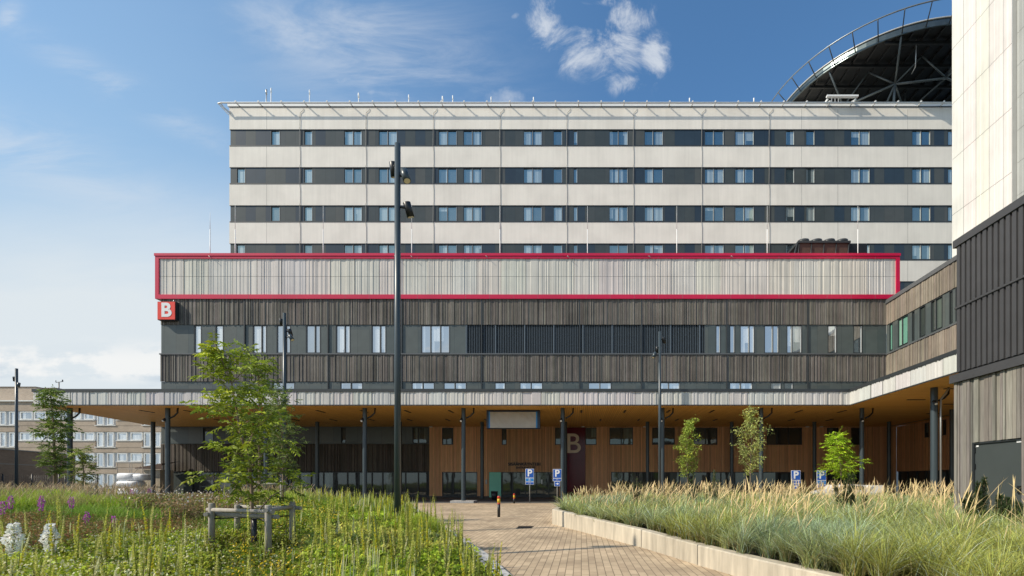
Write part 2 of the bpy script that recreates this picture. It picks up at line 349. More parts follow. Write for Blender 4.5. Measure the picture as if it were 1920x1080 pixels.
def letters(txt, size, m, name, parent, pos, weight=0., ext=.01, align='CENTER', rotz=0., tex=None):
    cu=bpy.data.curves.new('t','FONT'); cu.body=txt; cu.size=size; cu.extrude=ext; cu.offset=weight; cu.align_x=align; cu.align_y='CENTER'
    o=bpy.data.objects.new('t',cu); COL.objects.link(o); bpy.context.view_layer.update()
    me=bpy.data.meshes.new_from_object(o.evaluated_get(bpy.context.evaluated_depsgraph_get())); COL.objects.unlink(o); bpy.data.objects.remove(o)
    c,s=math.cos(rotz),math.sin(rotz); org=Vector((0,0,0))
    if parent is not None:
        r=parent
        while r.parent: r=r.parent
        org=ORG[r.name]
    for v in me.vertices:
        x,y,z=v.co; q=Vector((x*c+z*s, x*s-z*c, y)) 
        v.co=q+Vector(pos)-org
    me.materials.clear(); me.materials.append(m); me.name=name
    ob=bpy.data.objects.new(name,me); link(ob,parent); return ob

# ------------------------------------------------------------------ ground
g=MB(); g.poly([(-1500,-60,0),(1500,-60,0),(1500,3000,0),(-1500,3000,0)]); struct(g.build('ground',M['dirtygrass']))
g=MB(); g.poly([(-90,26,.004),(60,26,.004),(60,62,.004),(-90,62,.004)]); struct(g.build('road',M['asphalt']))
g=MB(); g.poly([(-14,-4,.008),(22,-4,.008),(22,34.6,.008),(-46,34.6,.008),(-46,26,.008)]); struct(g.build('paved_path',M['paving']))

# ------------------------------------------------------------------ ward tower (far block)
DT=56.; ft=FRONT(DT); T=lambda x: PX(x,DT)
tw=thing('hospital_tower','tall cream hospital block with dark horizontal window bands rising behind the crimson framed block','hospital building',(T(1100),DT+8,0))
xl,xr=T(430),T(1990)
bands=[(243,273),(314,344),(385.5,415.5),(457,487),(528,558)]
ztop=PZ(200,DT)
wall=MB(); z=ztop
for (a,b) in bands:
    wall.fbox(ft,xl,xr,-.3,0,PZ(a,DT),z); z=PZ(b,DT)
wall.fbox(ft,xl,xr,-.3,0,0,z)
wall.box(xl,xl+.4,DT+.3,DT+16,0,ztop); wall.box(xr-.4,xr,DT+.3,DT+16,0,ztop); wall.box(xl+.4,xr-.4,DT+15.6,DT+16,0,ztop); wall.box(xl+.4,xr-.4,DT+.3,DT+15.6,ztop-.4,ztop-.1)
wall.build('wall',M['cream'],tw)
for x in (500,1503,1571,1702):
    z=ztop-.3; jt=MB()
    for (a,b) in bands: jt.fbox(ft,T(x)-.012,T(x)+.012,0,.004,PZ(a,DT)+.06,z); z=PZ(b,DT)-.06
    jt.build('panel_joint',M['joint'],tw)
wins=[(569,586,()),(644,679,(662,)),(709,745,(727,)),(821,857,(839,)),(868,904,(886,)),(981,1017,(999,)),(1037,1055,()),(1075,1083.5,()),
      (1142,1178,(1160,)),(1208,1244,(1225,)),(1321,1358,(1339,)),(1378,1414.5,(1396,)),(1473,1490.5,()),(1511,1528.5,()),(1595,1632,(1613,)),(1710,1746,(1728,)),(1777,1795,())]
bandm=MB(); tr=MB()
for bi,(a,b) in enumerate(bands):
    z0,z1=PZ(b,DT)+.02,PZ(a,DT)-.02; row=list(wins)
    row.append((507,525,()) if bi in (0,2) else (442.5,460,()))
    holes=[(T(w[0]),T(w[1]),z0,z1) for w in row] if bi<4 else []
    wall_holes(bandm,ft,xl+.1,xr-.1,-.3,-.05,z0,z1,holes)
    tr.fbox(ft,xl+.05,xr,-.05,.03,z0-.1,z0); tr.fbox(ft,xl+.05,xr,-.05,.012,z1,z1+.06)
    if bi<4:
        for w in row:
            window(tw,ft,T(w[0]),T(w[1]),z0+.01,z1-.01,[T(s) for s in w[2]],'glass',.18,.07,n=-.05)
bandm.build('window_band',M['charcoal'],tw); tr.build('band_trim',M['trim'],tw)
for x in (562.3,686,812.5,937.5,1062.5,1187.5,1315.5,1442):
    X=T(x); pts=[]; zz=ztop+.3; dp=MB()
    pts=[(X+.45,DT-.1,ztop-.25),(X+.35,DT-.12,ztop-.5),(X+.05,DT-.12,ztop-.75)]
    for (a,b) in bands: pts+=[(X+.0,DT-.12,PZ(a,DT)+.1),(X-.03,DT-.12,PZ(b,DT)-.1),(X+.06,DT-.10,PZ(b,DT)-.7),(X+.06,DT-.10,PZ(b+35,DT))]
    pts.append((X,DT-.05,12)); pts=[(p[0],p[1]+.07,p[2]) for p in pts]; dp.path(pts,.022,5); dp.build('cable_conduit',M['conduit'],tw)
    for (a,b) in bands[:4]: dk=MB(); dk.fbox(ft,X+.05,X+.2,-.049,-.02,PZ(b,DT)+.02,PZ(a,DT)-.02); dk.build('band_joint',M['trim'],tw)
ev=MB(); ev.fbox(ft,xl-.2,xr,-.2,.035,PZ(199.5,DT),PZ(194.5,DT)); ev.fbox(ft,xl-.2,xr,-.2,.06,PZ(194.5,DT),PZ(193,DT))
ev.build('roof_edge',M['white'],tw)
e2=MB(); e2.fbox(ft,xl-.05,xr,0,.05,PZ(201.3,DT),PZ(199.5,DT)-.003); e2.build('eave_shade_line',M['trim'],tw)  # dark line below the roof edge: its thin shadow put in as a strip
rail=MB(); yr=DT-.6; zr=PZ(192.5,yr)
rail.path([(xl+.1,DT-.02,PZ(212,DT)),(xl-.45,DT-.2,PZ(205,DT)),(xl-.8,DT-.38,PZ(197,DT)),(xl-.85,yr,zr-.1),(xl-.5,yr,zr),(xr,yr,zr)],.085,7)
rail.path([(xl-.85,yr,zr-.1),(xl-.85,DT+14,zr-.1)],.045,6)
rail.build('eave_rail',M['white'],tw)
x=449.5
while x<1990:
    br=MB(); X=T(x); br.path([(X,DT-.01,PZ(199.5,DT)),(X,yr,zr-.02),(X-.02,yr-.02,zr+.1)],.07,6)
    br.path([(X-.02,yr-.1,zr+.10),(X-.02,yr+.1,zr+.12)],[.10,.08],7); x+=42.35; br.build('rail_bracket',M['white'],tw)
cr=MB(); cr.box(T(1545),T(1603),DT-.75,DT-.45,PZ(190,DT),PZ(187,DT)); cr.box(T(1547),T(1549),DT-.5,DT+.3,PZ(194,DT),PZ(190,DT)); cr.box(T(1599),T(1601),DT-.5,DT+.3,PZ(194,DT),PZ(190,DT))
cr.build('cleaning_cradle',M['white'],tw)
for i,(x,y,lab) in enumerate([(499.5,168,'thin roof vent pole with dark tip, leftmost of all on the tower roof'),(508.3,165.5,'tallest thin roof antenna, beside the dark tipped pole'),
    (580.5,169,'tall thin antenna above the third window column of the tower'),(672.5,175,'thin white antenna on the roof above the second double window column'),
    (766.5,178,'thin grey antenna on the roof just right of the tall lamp post'),(830,181,'stubby white antenna on the roof, left one of a close pair'),
    (849,179.5,'thin antenna on the roof, right one of a close pair'),(921,182,'short thin antenna left of the middle of the tower roof'),
    (1000.5,182.5,'short antenna with dark clip below the big cloud'),(1293,184,'short white antenna standing on the roof right of the cloud'),(1413.5,184,'short antenna nearest to the round helipad')]):
    D=DT+1.5; X=PX(x,D); m=MB(); zb=ztop-.1; zt=PZ(y,D)
    m.tube((X,D,zb),(X,D,zt-.55),.06,6); m.tube((X,D,zt-.56),(X,D,zt),.1 if i in(0,3,5) else .075,6)
    m.box(X-.09,X+.09,D-.09,D+.09,zb,zb+.15)
    tag(m.build('roof_antenna',M['white'] if i else M['steel'],loc=(X,D,zb)),lab,'antenna','slim antennas on the tower roof')

# ------------------------------------------------------------------ helipad
hz=50.6; hc=(40.9,65.6); hr=14.2
hp=thing('helipad','round steel helipad on dark trusses with a safety net rim, above the tower roof','helipad',(hc[0],hc[1],ztop))
def ring(r,z,a0=0,a1=2*math.pi,n=96): return [(hc[0]+r*math.cos(a0+(a1-a0)*k/n),hc[1]+r*math.sin(a0+(a1-a0)*k/n),z) for k in range(n+1)]
m=MB(); A=ring(hr,hz-.0); B=ring(hr,hz+.72); A2=ring(hr-.15,hz)
for k in range(96): m.face_=None; m.quad(A[k],A[k+1],B[k+1],B[k]); m.quad(A2[k+1],A2[k],A[k],A[k+1])
m.sm=[True]*len(m.f)
m.build('rim',mat('helipad_rim',(.10,.125,.13),.28,metal=.75,var=.15,scale=1.2),hp)
m=MB(); m.path(ring(hr+.05,hz+.76),.08,6); m.build('rim_trim',M['alu'],hp)
m=MB(); m.prism([(p[0],p[1]) for p in ring(hr-.15,0)[:-1]],hz+.35,hz+.6)
m.build('deck',M['black'],hp)
m=MB()
for k in range(-9,10):
    X=hc[0]+k*1.5; h=math.sqrt(max(0,(hr-.3)**2-(k*1.5)**2)); m.box(X-.08,X+.08,hc[1]-h,hc[1]+h,hz+.05,hz+.35)
for k in range(-4,5):
    Y=hc[1]+k*3.; h=math.sqrt(max(0,(hr-.3)**2-(k*3.)**2)); m.box(hc[0]-h,hc[0]+h,Y-.12,Y+.12,hz-.25,hz+.05)
m.build('deck_beam',M['black'],hp)
m=MB(); m.path(ring(hr+1.5,hz+1.45),.075,6); m.build('net_rail',mat('net_rail_steel',(.22,.25,.27),.35,metal=.5),hp)
nn=40
for k in range(nn):
    m=MB(); a=2*math.pi*(k+.35)/nn; c,s=math.cos(a),math.sin(a)
    m.tube((hc[0]+(hr-.0)*c,hc[1]+(hr-.0)*s,hz+.1),(hc[0]+(hr+1.5)*c,hc[1]+(hr+1.5)*s,hz+1.4),.06,6); m.build('net_post',M['trim'],hp)
m=MB(); zl=hz-2.6; nodes=12
lo=[(hc[0]+10.4*math.cos(2*math.pi*(k+.2)/nodes),hc[1]+10.4*math.sin(2*math.pi*(k+.2)/nodes),zl) for k in range(nodes)]
li=[(hc[0]+5*math.cos(2*math.pi*(k+.5)/6),hc[1]+5*math.sin(2*math.pi*(k+.5)/6),zl) for k in range(6)]
for k in range(nodes):
    p=lo[k]; q=lo[(k+1)%nodes]; m.tube(p,q,.13,7); a=2*math.pi*(k+.2)/nodes
    m.tube(p,(hc[0]+13.9*math.cos(a),hc[1]+13.9*math.sin(a),hz),.11,7)
    a2=a+math.pi/nodes; top=(hc[0]+10.4*math.cos(a2),hc[1]+10.4*math.sin(a2),hz); m.tube(p,top,.09,6); m.tube(q,top,.09,6)
    m.tube(p,li[(k//2)%6],.09,6)
    if k%2==0: m.tube(p,(p[0]*.9+hc[0]*.1,max(p[1],DT+1.2),ztop-.2),.14,7); m.tube(p,(p[0],max(hc[1]+(p[1]-hc[1])*.5,DT+1.2),ztop-.2),.11,7)
for k in range(6): m.tube(li[k],li[(k+1)%6],.1,6); m.tube(li[k],(li[k][0],li[k][1],ztop-.2),.2,8); m.tube(li[k],(li[k][0],li[k][1],hz),.1,6)
m.build('truss',mat('truss_steel',(.10,.12,.13),.35,metal=.4),hp)
for d in (0,.4,.8): m=MB(); m.tube((PX(1562,57)+d,57.3,ztop),(PX(1562,57)+d,57.3,ztop+2.3),.06,6); m.build('vent_pipe',M['steel'],hp)
m=MB()
m.path([(PX(1714,54),53.6,hz+.7),(PX(1714,54),53.8,hz-2.6),(PX(1716,54),54.6,hz-2.7)],.05,6)
m.build('drain_pipe',M['steel'],hp)

# ------------------------------------------------------------------ low block (clinic)
DB=47.2; fb=FRONT(DB); U=lambda x: PX(x,DB); Z=lambda y: PZ(y,DB)
cb=thing('clinic_building','long low block with crimson framed ribbed top, timber bands and warm wood ground floor','hospital building',(U(980),DB+4,0))
bx0,bx1=U(302),30.0
TB=(.205,.182,.157)
tb=MB()
battens(tb,fb,bx0,bx1,.0,Z(609),Z(561),TB,.27,(.06,.09,.12,.15),(.03,.055,.08),.03)
tb.build('upper_timber_band',M['timber'],cb)
tb=MB(); battens(tb,fb,bx0,bx1,.0,Z(715.5),Z(665.5),TB,.27,(.06,.09,.12,.15),(.03,.055,.08),.03)
tb.build('lower_timber_band',M['timber'],cb)
# main window band
main=[(363,378,()),(403,419,()),(473,500,(490.5,)),(518,545,(535.5,)),(573,601,(590.5,)),(629,657,(646.5,)),(696,724,(713,)),
      (789,843.5,(807.5,826)),(1342,1351.5,()),(1368,1378.5,()),(1387.5,1415.5,(1405,)),(1433,1461,(1449.5,)),(1475,1504,(1485.5,)),(1552,1569.5,()),(1600,1617.5,())]
lv=(873,1322)
pb=MB(); z0,z1=Z(663),Z(609)+.02
wall_holes(pb,fb,bx0,bx1,-.4,-.02,z0,z1,[(U(w[0]),U(w[1]),z0+.02,z1-.02) for w in main]+[(U(lv[0]),U(lv[1]),z0+.02,z1-.02)])
pb.build('panel_band',M['grey_panel'],cb)
for w in main: window(cb,fb,U(w[0]),U(w[1]),z0+.03,z1-.03,[U(s) for s in w[2]],'glass2',.3,.08,n=-.02)
lm=MB(); u=U(lv[0]); k=0
lb=MB(); lb.fbox(fb,U(lv[0]),U(lv[1]),-.45,-.35,z0+.02,z1-.02); lb.build('louvre_backing',M['trim'],cb)
while u<U(lv[1])-.05:
    if k%17==0: lm.fbox(fb,u,u+.12,-.35,.02,z0+.02,z1-.02); u+=.18
    else: lm.fbox(fb,u,u+.04,-.3,-.04,z0+.02,z1-.02); u+=.168
    k+=1
for zz in (.33,.66): lm.fbox(fb,U(lv[0]),U(lv[1]),-.34,-.31,z0+(z1-z0)*zz,z0+(z1-z0)*zz+.03)
lm.build('louvre',mat('louvre_metal',(.10,.125,.15),.4,var=.1),cb)
sl=MB(); sl.fbox(fb,bx0-.08,bx1,-.02,.14,Z(665.3),Z(663)); sl.build('ledge',M['greytrim'],cb)
# strip band over the canopy
strip=[(510,552.5,(532,)),(637.5,680,(658,)),(771.5,814.5,(793,)),(831.5,874.5,(853,)),(927.5,947.5,()),(974.5,1017.5,(996,)),(1103.5,1146.5,(1125,)),(1233,1275,(1254,)),(1368,1411.5,(1389,)),(1445,1465,()),(1470,1487.5,())]
sb=MB(); sz0,sz1=Z(800),Z(716)
wall_holes(sb,fb,bx0,bx1,-.4,-.02,sz0+.02,sz1,[(U(w[0]),U(w[1]),Z(730),sz1-.03) for w in strip])
sb.build('strip_panel',M['grey_panel'],cb)
for w in strip: window(cb,fb,U(w[0]),U(w[1]),Z(730),sz1-.04,[U(s) for s in w[2]],'glass2',.25,.06,n=-.02)
for x in (459,615.5,753.5,903,1086.5,1202.5,1362.5,1514):
    dj=MB(); X=U(x); dj.fbox(fb,X-.05,X+.05,-.0,.10,Z(731),Z(561)-.05); dj.build('downpipe',M['trim'],cb)
# crimson frame and ribbed cladding
fx0,fx1=PX(290.5,47.0),PX(1687.5,47.0); fr47=FRONT(47.0); zt,zb_=PZ(475,47.),PZ(560,47.)
rf=MB()
rf.fbox(fr47,fx0-.05,fx1+.05,-2,.06,PZ(479.8,47.),zt)
rf.fbox(fr47,fx0,fx1,-1.5,.0,PZ(484.6,47.),PZ(479.8,47.)-.003); rf.fbox(fr47,fx0,fx1,-1.5,.0,zb_,PZ(552,47.))
rf.fbox(fr47,fx0,fx0+.36,-1.5,-.0015,PZ(552,47.)+.003,PZ(484.6,47.)-.003); rf.fbox(fr47,fx1-.36,fx1,-1.5,-.0015,PZ(552,47.)+.003,PZ(484.6,47.)-.003)
rf.build('crimson_frame',M['red'],cb)
js=MB(); x=330.5
while x<1680: js.fbox(fr47,PX(x,47.)-.008,PX(x,47.)+.008,0.,.003,zb_,PZ(552,47.)); js.fbox(fr47,PX(x,47.)-.008,PX(x,47.)+.008,0.,.003,PZ(484.6,47.),PZ(479.8,47.)-.02); x+=45.2
js.build('frame_joint',M['joint'],cb)
rc=MB(); BASE=(.63,.59,.545)
zm=PZ(517.5,47.)
ribs(rc,fr47,fx0+.36,fx1-.36,-.12,PZ(552,47.),zm-.02,BASE); st=R.getstate
ribs(rc,fr47,fx0+.36,fx1-.36,-.12,zm+.005,PZ(484.6,47.),BASE)
rc.build('ribbed_cladding',M['clad'],cb)
m=MB(); m.box(fx0+.3,fx1-.3,47.3,47.4,PZ(559,47.),zt-.3); m.build('cladding_backing',M['trim'],cb)
for x in (395,741,772,912,1064,1216,1370): m=MB(); m.path([(PX(x,47)-.05,46.95,PZ(481,47)),(PX(x,47)+.02,46.75,PZ(482,47)),(PX(x,47)+.18,46.8,PZ(485,47))],.025,5); m.build('wall_hook',M['steel'],cb)
m=MB(); m.box(fx0+.5,fx1-.5,47.6,DT,zt-1.2,zt-.9); m.box(bx0,bx0+.4,DB+.41,DT,0,zt-1.3); m.build('roof',M['trim'],cb)
# ground floor wall
G=MB(); 
lg=[(437,455,()),(639,648,()),(773,804,(784,)),(380,400,())]
uz0,uz1=Z(832),Z(801)
dk=MB(); wall_holes(dk,fb,bx0,U(805),-.4,-.02,uz0,Z(800)+.02,[(U(w[0]),U(w[1]),uz0+.05,uz1) for w in lg])
dk.build('dark_panel',M['grey_panel'],cb)
for w in lg: window(cb,fb,U(w[0]),U(w[1]),uz0+.06,uz1-.01,[U(s) for s in w[2]],'glassg',.3,.05,n=-.02,reveal=None)
tb=MB(); battens(tb,fb,bx0,U(805),.0,Z(884),Z(833),(.10,.085,.07),.25,(.085,.13,.17,.11),(.03,.06,.085),.03)
tb.build('ground_timber_band',M['timber'],cb)
zg=Z(885); zf=.12
m=MB(); m.fbox(fb,bx0,U(805),-.3,0.02,0,zf); m.fbox(fb,U(805),31,-.3,.02,0,zf); m.build('plinth',M['trim'],cb)
gp=MB(); gp.fbox(fb,bx0,U(360),-.3,-.02,zf,zg); gp.build('corner_panel',M['grey_panel'],cb)
us=[360,400,437,480,512,545,561,583,606,625,651,672,697,717,738,760,784,805]
window(cb,fb,U(360),U(805),zf,zg,[U(s) for s in us[1:-1]],'glassg',.3,.07,n=0,reveal=None,name='glazed_front')
# warm wood part
WB=(.66,.36,.175)
wl=[(829,850,()),(941,950,()),(1041,1056,()),(1098,1118.5,()),(1143,1187,(1165,)),(1223,1265,(1244,)),(1300.5,1345,(1323,)),(1372,1392,()),(1438,1503.5,(1457,1479)),(1551,1572,()),(1596,1613,())]
doors=[(829,895),(917,1048),(1146,1508),(1551,1612)]
cuts=sorted(set([805,1685]+[v for w in wl for v in w[:2]]+[v for d in doors for v in d]))
wd=MB(); wz0,wz1=Z(834),Z(802)
u=U(805); end=30.98
def blocked(x): 
    r=[]
    for w in wl:
        if U(w[0])-.001<x<U(w[1]): r.append((wz0,wz1))
    for d in doors:
        if U(d[0])-.001<x<U(d[1]): r.append((zf,zg))
    return sorted(r)
tone=1
while u<end:
    w=R.choice((.09,.12,.15)); nx=min([U(c) for c in cuts if U(c)>u+.001]+[end]); w=min(w,nx-u)
    if R.random()<.08: tone=R.uniform(.8,1.15)
    z=zf
    for (a,b) in blocked(u+w/2)+[(Z(800),Z(800))]:
        wd.cur=tuple(c*.3 for c in WB); wd.fbox(fb,u,u+w,-.35,-.03,z,a); wd.cur=tuple(c*tone for c in vary(WB,.22)); wd.fbox(fb,u,u+max(w-.02,.01),-.03,R.choice((0,.02)),z,a); z=b
    u+=w
wd.build('wood_wall',M['wood'],cb)
for w in wl: window(cb,fb,U(w[0]),U(w[1]),wz0,wz1,[U(s) for s in w[2]],'glassg',.3,.06,n=0.03,reveal=None)
window(cb,fb,U(1146),U(1508),zf,zg,[U(s) for s in range(1170,1500,26)],'glassg',.3,.06,n=0.02,reveal=None,name='glazed_front')
window(cb,fb,U(1551),U(1612),zf,zg,[U(s) for s in (1572,1592)],'glassg',.3,.06,n=0.02,reveal=None,name='glazed_front')
window(cb,fb,U(829),U(895),zf,zg,[U(850),U(872)],'glassg',.3,.07,n=.02,reveal=None,name='side_door')
window(cb,fb,U(941),U(1048),zf,zg,[U(961),U(985),U(1006),U(1029)],'glassg',.3,.07,n=.02,reveal=None,name='entrance_door')
m=MB(); m.fbox(fb,U(917.5),U(939.5),-.05,.06,Z(936),zg-.02); m.build('green_panel',M['green'],cb)
m=MB(); m.fbox(fb,U(914.5),U(941),-.3,-.06,zf,zg); m.build('door_surround',M['trim'],cb)
m=MB(); m.fbox(fb,bx0,end,.0,.10,Z(800),Z(798)); m.build('ceiling_edge',mat('edge_wood',(.42,.2,.05),.5),cb)
for x in (809,1093,1208,1512,1538): m=MB(); m.box(U(x)-.14,U(x)+.14,DB-.3,DB-.11,Z(801.5),Z(799)); m.build('wall_light',M['white'],cb)
for x in (912,1000,1016): m=MB(); m.box(U(x)-.06,U(x)+.06,DB-.1,DB-.05,1.3,1.75); m.build('door_hardware',M['steel'],cb)
# hall inside seen through glass stays dark: floor slab behind the glazing
m=MB(); m.box(bx0+.5,31,DB+.5,DB+.7,0,Z(716)); m.build('inner_wall',M['trim'],cb)

# letter sign on the corner
DS=46.65; sg=thing('letter_sign','square red box sign with white letter B on the left corner of the low block','sign',(PX(311,DS),DS,PZ(600,DS)))
m=MB(); m.box(PX(294.5,DS),PX(328.5,DS),DS+.06,DS+.5,PZ(599.5,DS),PZ(565,DS)); m.build('sign_box',M['trim'],sg)
m=MB(); m.box(PX(295.2,DS),PX(327.8,DS),DS,DS+.058,PZ(598.8,DS),PZ(565.7,DS)); m.build('sign_face',M['signred'],sg)
letters('B',1.85,M['signwhite'],'letter',sg,(PX(311.5,DS),DS-.012,PZ(582.3,DS)),.06,.008)
m=MB(); m.tube((PX(321,DS),DS+.3,PZ(565,DS)),(PX(321,DS),DS+.3,PZ(560.5,DS)),.04,6); m.build('hanger',M['steel'],sg)
# wall banner B
bn=thing('wall_sign','tall glossy maroon panel with large beige letter B beside the entrance','sign',(U(1077),DB-.1,0))
m=MB(); m.box(U(1056.5),U(1097.5),DB-.16,DB-.06,.15,Z(802)); m.build('panel',M['maroon'],bn)
letters('B',2.75,M['beigeletter'],'letter',bn,(U(1075),DB-.18,Z(833.5)),.012,.012)
el=thing('entrance_lettering','dark words SISÄÄNKÄYNTI B1 and ENTRANCE B1 on the wood wall','lettering',(U(985),DB-.1,Z(880)))
letters('SISÄÄNKÄYNTI',.40,M['black'],'word',el,(U(979),DB-.08,Z(870.5)),.010,.03); letters('B1',.40,M['black'],'word',el,(U(1010.5),DB-.08,Z(870.5)),.012,.03)
letters('ENTRANCE B1',.29,M['black'],'word',el,(U(986),DB-.08,Z(877)),.004,.03)
# roof things on low block
DR=50.
ch=thing('roof_chiller','brown rooftop cooling unit with four round fans on the low block roof','cooling unit',(PX(1540,DR),DR,zt-.9))
q=lambda x,y: (PX(x,DR),PZ(y,DR))
m=MB(); z0=zt-.9; z1=PZ(459,DR)
a,b=PX(1494,DR),PX(1590,DR)
m.quad((a,DR,z0),(b-.3,DR,z0),(b,DR-.3,z1),(a+.2,DR-.3,z1)); m.quad((b-.3,DR,z0),(b-.3,DR+2,z0),(b,DR+2,z1),(b,DR-.3,z1)); m.build('coil',M['rust'],ch)
m=MB(); m.box(a-.05,b+.05,DR-.45,DR+2.2,z1,z1+.22)
for k in range(5): X=a+.1+(b-a-.2)*k/4; m.tube((X-.12 if k else X-.2,DR-.05,z0),(X,DR-.36,z1),.05,5)
m.tube((a-.9,DR-.2,z0),(a-.05,DR-.3,z1+.1),.09,6); m.build('casing',M['trim'],ch)
for k in range(4):
    m=MB(); X=a+.75+k*(b-a-1.3)/3; m.tube((X,DR+.2,z1+.22),(X,DR+.2,z1+.5),.62,20,.58); m.tube((X,DR+.2,z1+.5),(X,DR+.2,z1+.62),.56,20,.25); m.build('fan',M['trim'],ch)
m=MB(); m.box(b+.1,b+2.,DR,DR+1.5,z0,z1+.1); m.build('duct_box',M['black'],ch)
for i,(x,y) in enumerate([(394,398),(441,384),(606,386),(772,386),(937.5,386),(1101.5,386),(1269,386),(1438.5,386),(1608.5,386)]):
    D=49.; X=PX(x,D); m=MB(); zb=zt-.9
    m.tube((X,D,zb),(X,D,PZ(430,D)),.04,6); m.tube((X,D,PZ(430,D)),(X,D,PZ(y,D)),.026,5,.013); m.box(X-.2,X+.2,D-.2,D+.2,zb,zb+.1)
    ords=['leftmost, standing against the open sky','second from the left, at the tower corner','third from the left','fourth from the left, just right of the tall lamp post','fifth from the left, in the middle','sixth from the left','seventh from the left, above the far right lamp post','eighth from the left, left of the cooling unit','last on the right, beside the cooling unit']
    tag(m.build('lightning_rod',M['white'],loc=(X,D,zb)),'thin white lightning rod, '+ords[i],'lightning rod','lightning rods on the low block roof')

# ------------------------------------------------------------------ side wing
kx=.0433; L_=math.hypot(1,kx); fw=Frame((30.0,DB),(-kx/L_,-1/L_),(-1/L_,kx/L_)); W=fw.u
wg=thing('wing_building','timber clad side wing running toward the viewer between low block and dark building','hospital building',(34,36,0))
we=26.
m=MB(); battens(m,fw,0.0,we,.0,Z(610),Z(570.5),(.25,.21,.165),.22,(.16,.2,.26),(.03,.05,.07),.03); m.build('upper_timber_band',M['timber'],wg)
m=MB(); battens(m,fw,0.0,we,.0,Z(715),Z(666),(.25,.21,.165),.22,(.16,.2,.26),(.03,.05,.07),.03); m.build('lower_timber_band',M['timber'],wg)
m=MB(); m.fbox(fw,-.1,we,-6,.14,Z(570.5)+.003,Z(563.5)); m.build('roof_edge',M['greytrim'],wg)
ww=[(1667.3,1673.5,()),(1683.2,1702.3,(1691.,)),(1709.5,1714.5,()),(1723.5,1735,()),(1745,1767,(1753.5,)),(1779.5,1786,()),(1791,1804,())]
m=MB(); wz0_,wz1_=Z(664),Z(610)
wall_holes(m,fw,0,we,-.4,-.02,wz0_,wz1_,[(W(w[0]),W(w[1]),wz0_+.15,wz1_-.03) for w in ww]); m.build('panel_band',M['grey_panel'],wg)
for i,w in enumerate(ww): window(wg,fw,W(w[0]),W(w[1]),wz0_+.16,wz1_-.04,[W(s) for s in w[2]],'glassgreen' if i<2 else 'glassw',.3,.07,n=-.02)
m=MB(); m.fbox(fw,0,we,-.3,-.02,Z(800),Z(715)); m.build('strip_panel',M['grey_panel'],wg)
m=MB(); m.fbox(fw,0.05,we,-.02,.12,Z(666),Z(664)); m.build('ledge',M['greytrim'],wg)
fg=Frame((31.0,DB),(-kx/L_,-1/L_),(-1/L_,kx/L_))
wd=MB(); u=.0
lowwin=[(W_,W_+.5) for W_ in (4.2,6.3,7.9,10.2)]
while u<we:
    w=R.choice((.09,.12,.15)); wd.cur=tuple(c*.3 for c in WB); 
    inw=any(a-.01<u+w/2<b for a,b in lowwin)
    for (a,b) in (((Z(884),Z(828)),(Z(803),Z(800))) if inw else ((Z(884),Z(800)),)):
        wd.cur=tuple(c*.3 for c in WB); wd.fbox(fg,u,u+w,-.35,-.03,a,b)
        wd.cur=vary((.56,.30,.14),.2); wd.fbox(fg,u,u+w-.02,-.03,R.choice((0,.02)),a,b)
    u+=w
wd.build('wood_wall',M['wood'],wg)
for a,b in lowwin: window(wg,fg,a-.05,b+.05,Z(828),Z(803),(),'glassg',.3,.05,n=.03)
window(wg,fg,.3,we,.1,Z(884),[x for x in np.arange(1.6,we-1,1.3)],'glassg',.3,.07,n=0.01,reveal=None,name='glazed_front')
m=MB(); m.fbox(fg,0.3,we,-2,-.8,0,Z(716)); m.build('inner_wall',M['trim'],wg)

# white stair tower over the wing
ks=.0111; DW=39.5; fs=Frame((PX(1785,DW),DW),(-ks,-1.),(-1.,ks))
sw=thing('stair_tower','tall white ribbed metal tower with slanting seams at the right edge of the photo','tower',(PX(1785,DW)+4,DW-6,0))
ue=fs.u(1899); zb=15.; m=MB(); zs=[PZ(y,DW) for y in (510,404.5,301,197,94,-9,-112,-215)]; zs=[12]+zs[1:]
for a,b in zip(zs[:-1],zs[1:]): ribs(m,fs,0,ue,.0,a+.03,b,(.71,.695,.655),1.2,.03,seed=3,dk=.35)
m.build('ribbed_cladding',M['clad'],sw)
m=MB(); m.fbox(fs,0.02,ue-.02,-6,-.06,0,zs[-1]-.1); m.build('core',M['joint'],sw)
m=MB(); z=8.; 
while z<zs[-1]: ribs(m,fs,ue+.05,ue+9,-.25,z+.02,min(z+2.28,zs[-1]),(.36,.365,.35),.9,.12,seed=5); z+=2.28
m.build('grey_cladding',M['clad'],sw)
m=MB(); m.fbox(fs,ue-.02,ue+.04,-.3,.06,9,zs[-1]); m.build('corner_trim',M['alu'],sw)
m=MB(); m.fbox(fs,ue+.06,ue+9,-6,-.35,0,zs[-1]); m.build('grey_core',M['trim'],sw)

# ------------------------------------------------------------------ dark clad building by the planter
kd=.0156; DD=13.; fd=Frame((PX(1797,DD),DD),(-kd,-1.),(-1.,kd)); V=lambda y: PZ(y,DD)
ub=thing('utility_building','building with dark grey standing seam metal above rough grey timber and a grey door','building',(PX(1797,DD)+3,DD-4,0))
ln=9.
m=MB(); m.fbox(fd,-.02,ln,-6,-.02,0,V(455)); m.build('core',M['trim'],ub)
m=MB(); 
us=[fd.u(x) for x in (1797.5,1809.,1819.7,1830,1840.7,1851.5,1861.5,1872,1883,1894,1905)]
dlt=(us[-1]-us[1])/9; u=.0
m.fbox(fd,-.06,ln,-.02,0,V(698),V(463))
while u<ln: m.fbox(fd,u+.0,u+dlt*.62,0,.045,V(698),V(463)); u+=dlt
m.build('seam_cladding',M['darkseam'],ub)
m=MB(); m.fbox(fd,-.05,ln,.045,.075,V(579.5),V(576)); m.build('mid_rail',M['darkseam'],ub)
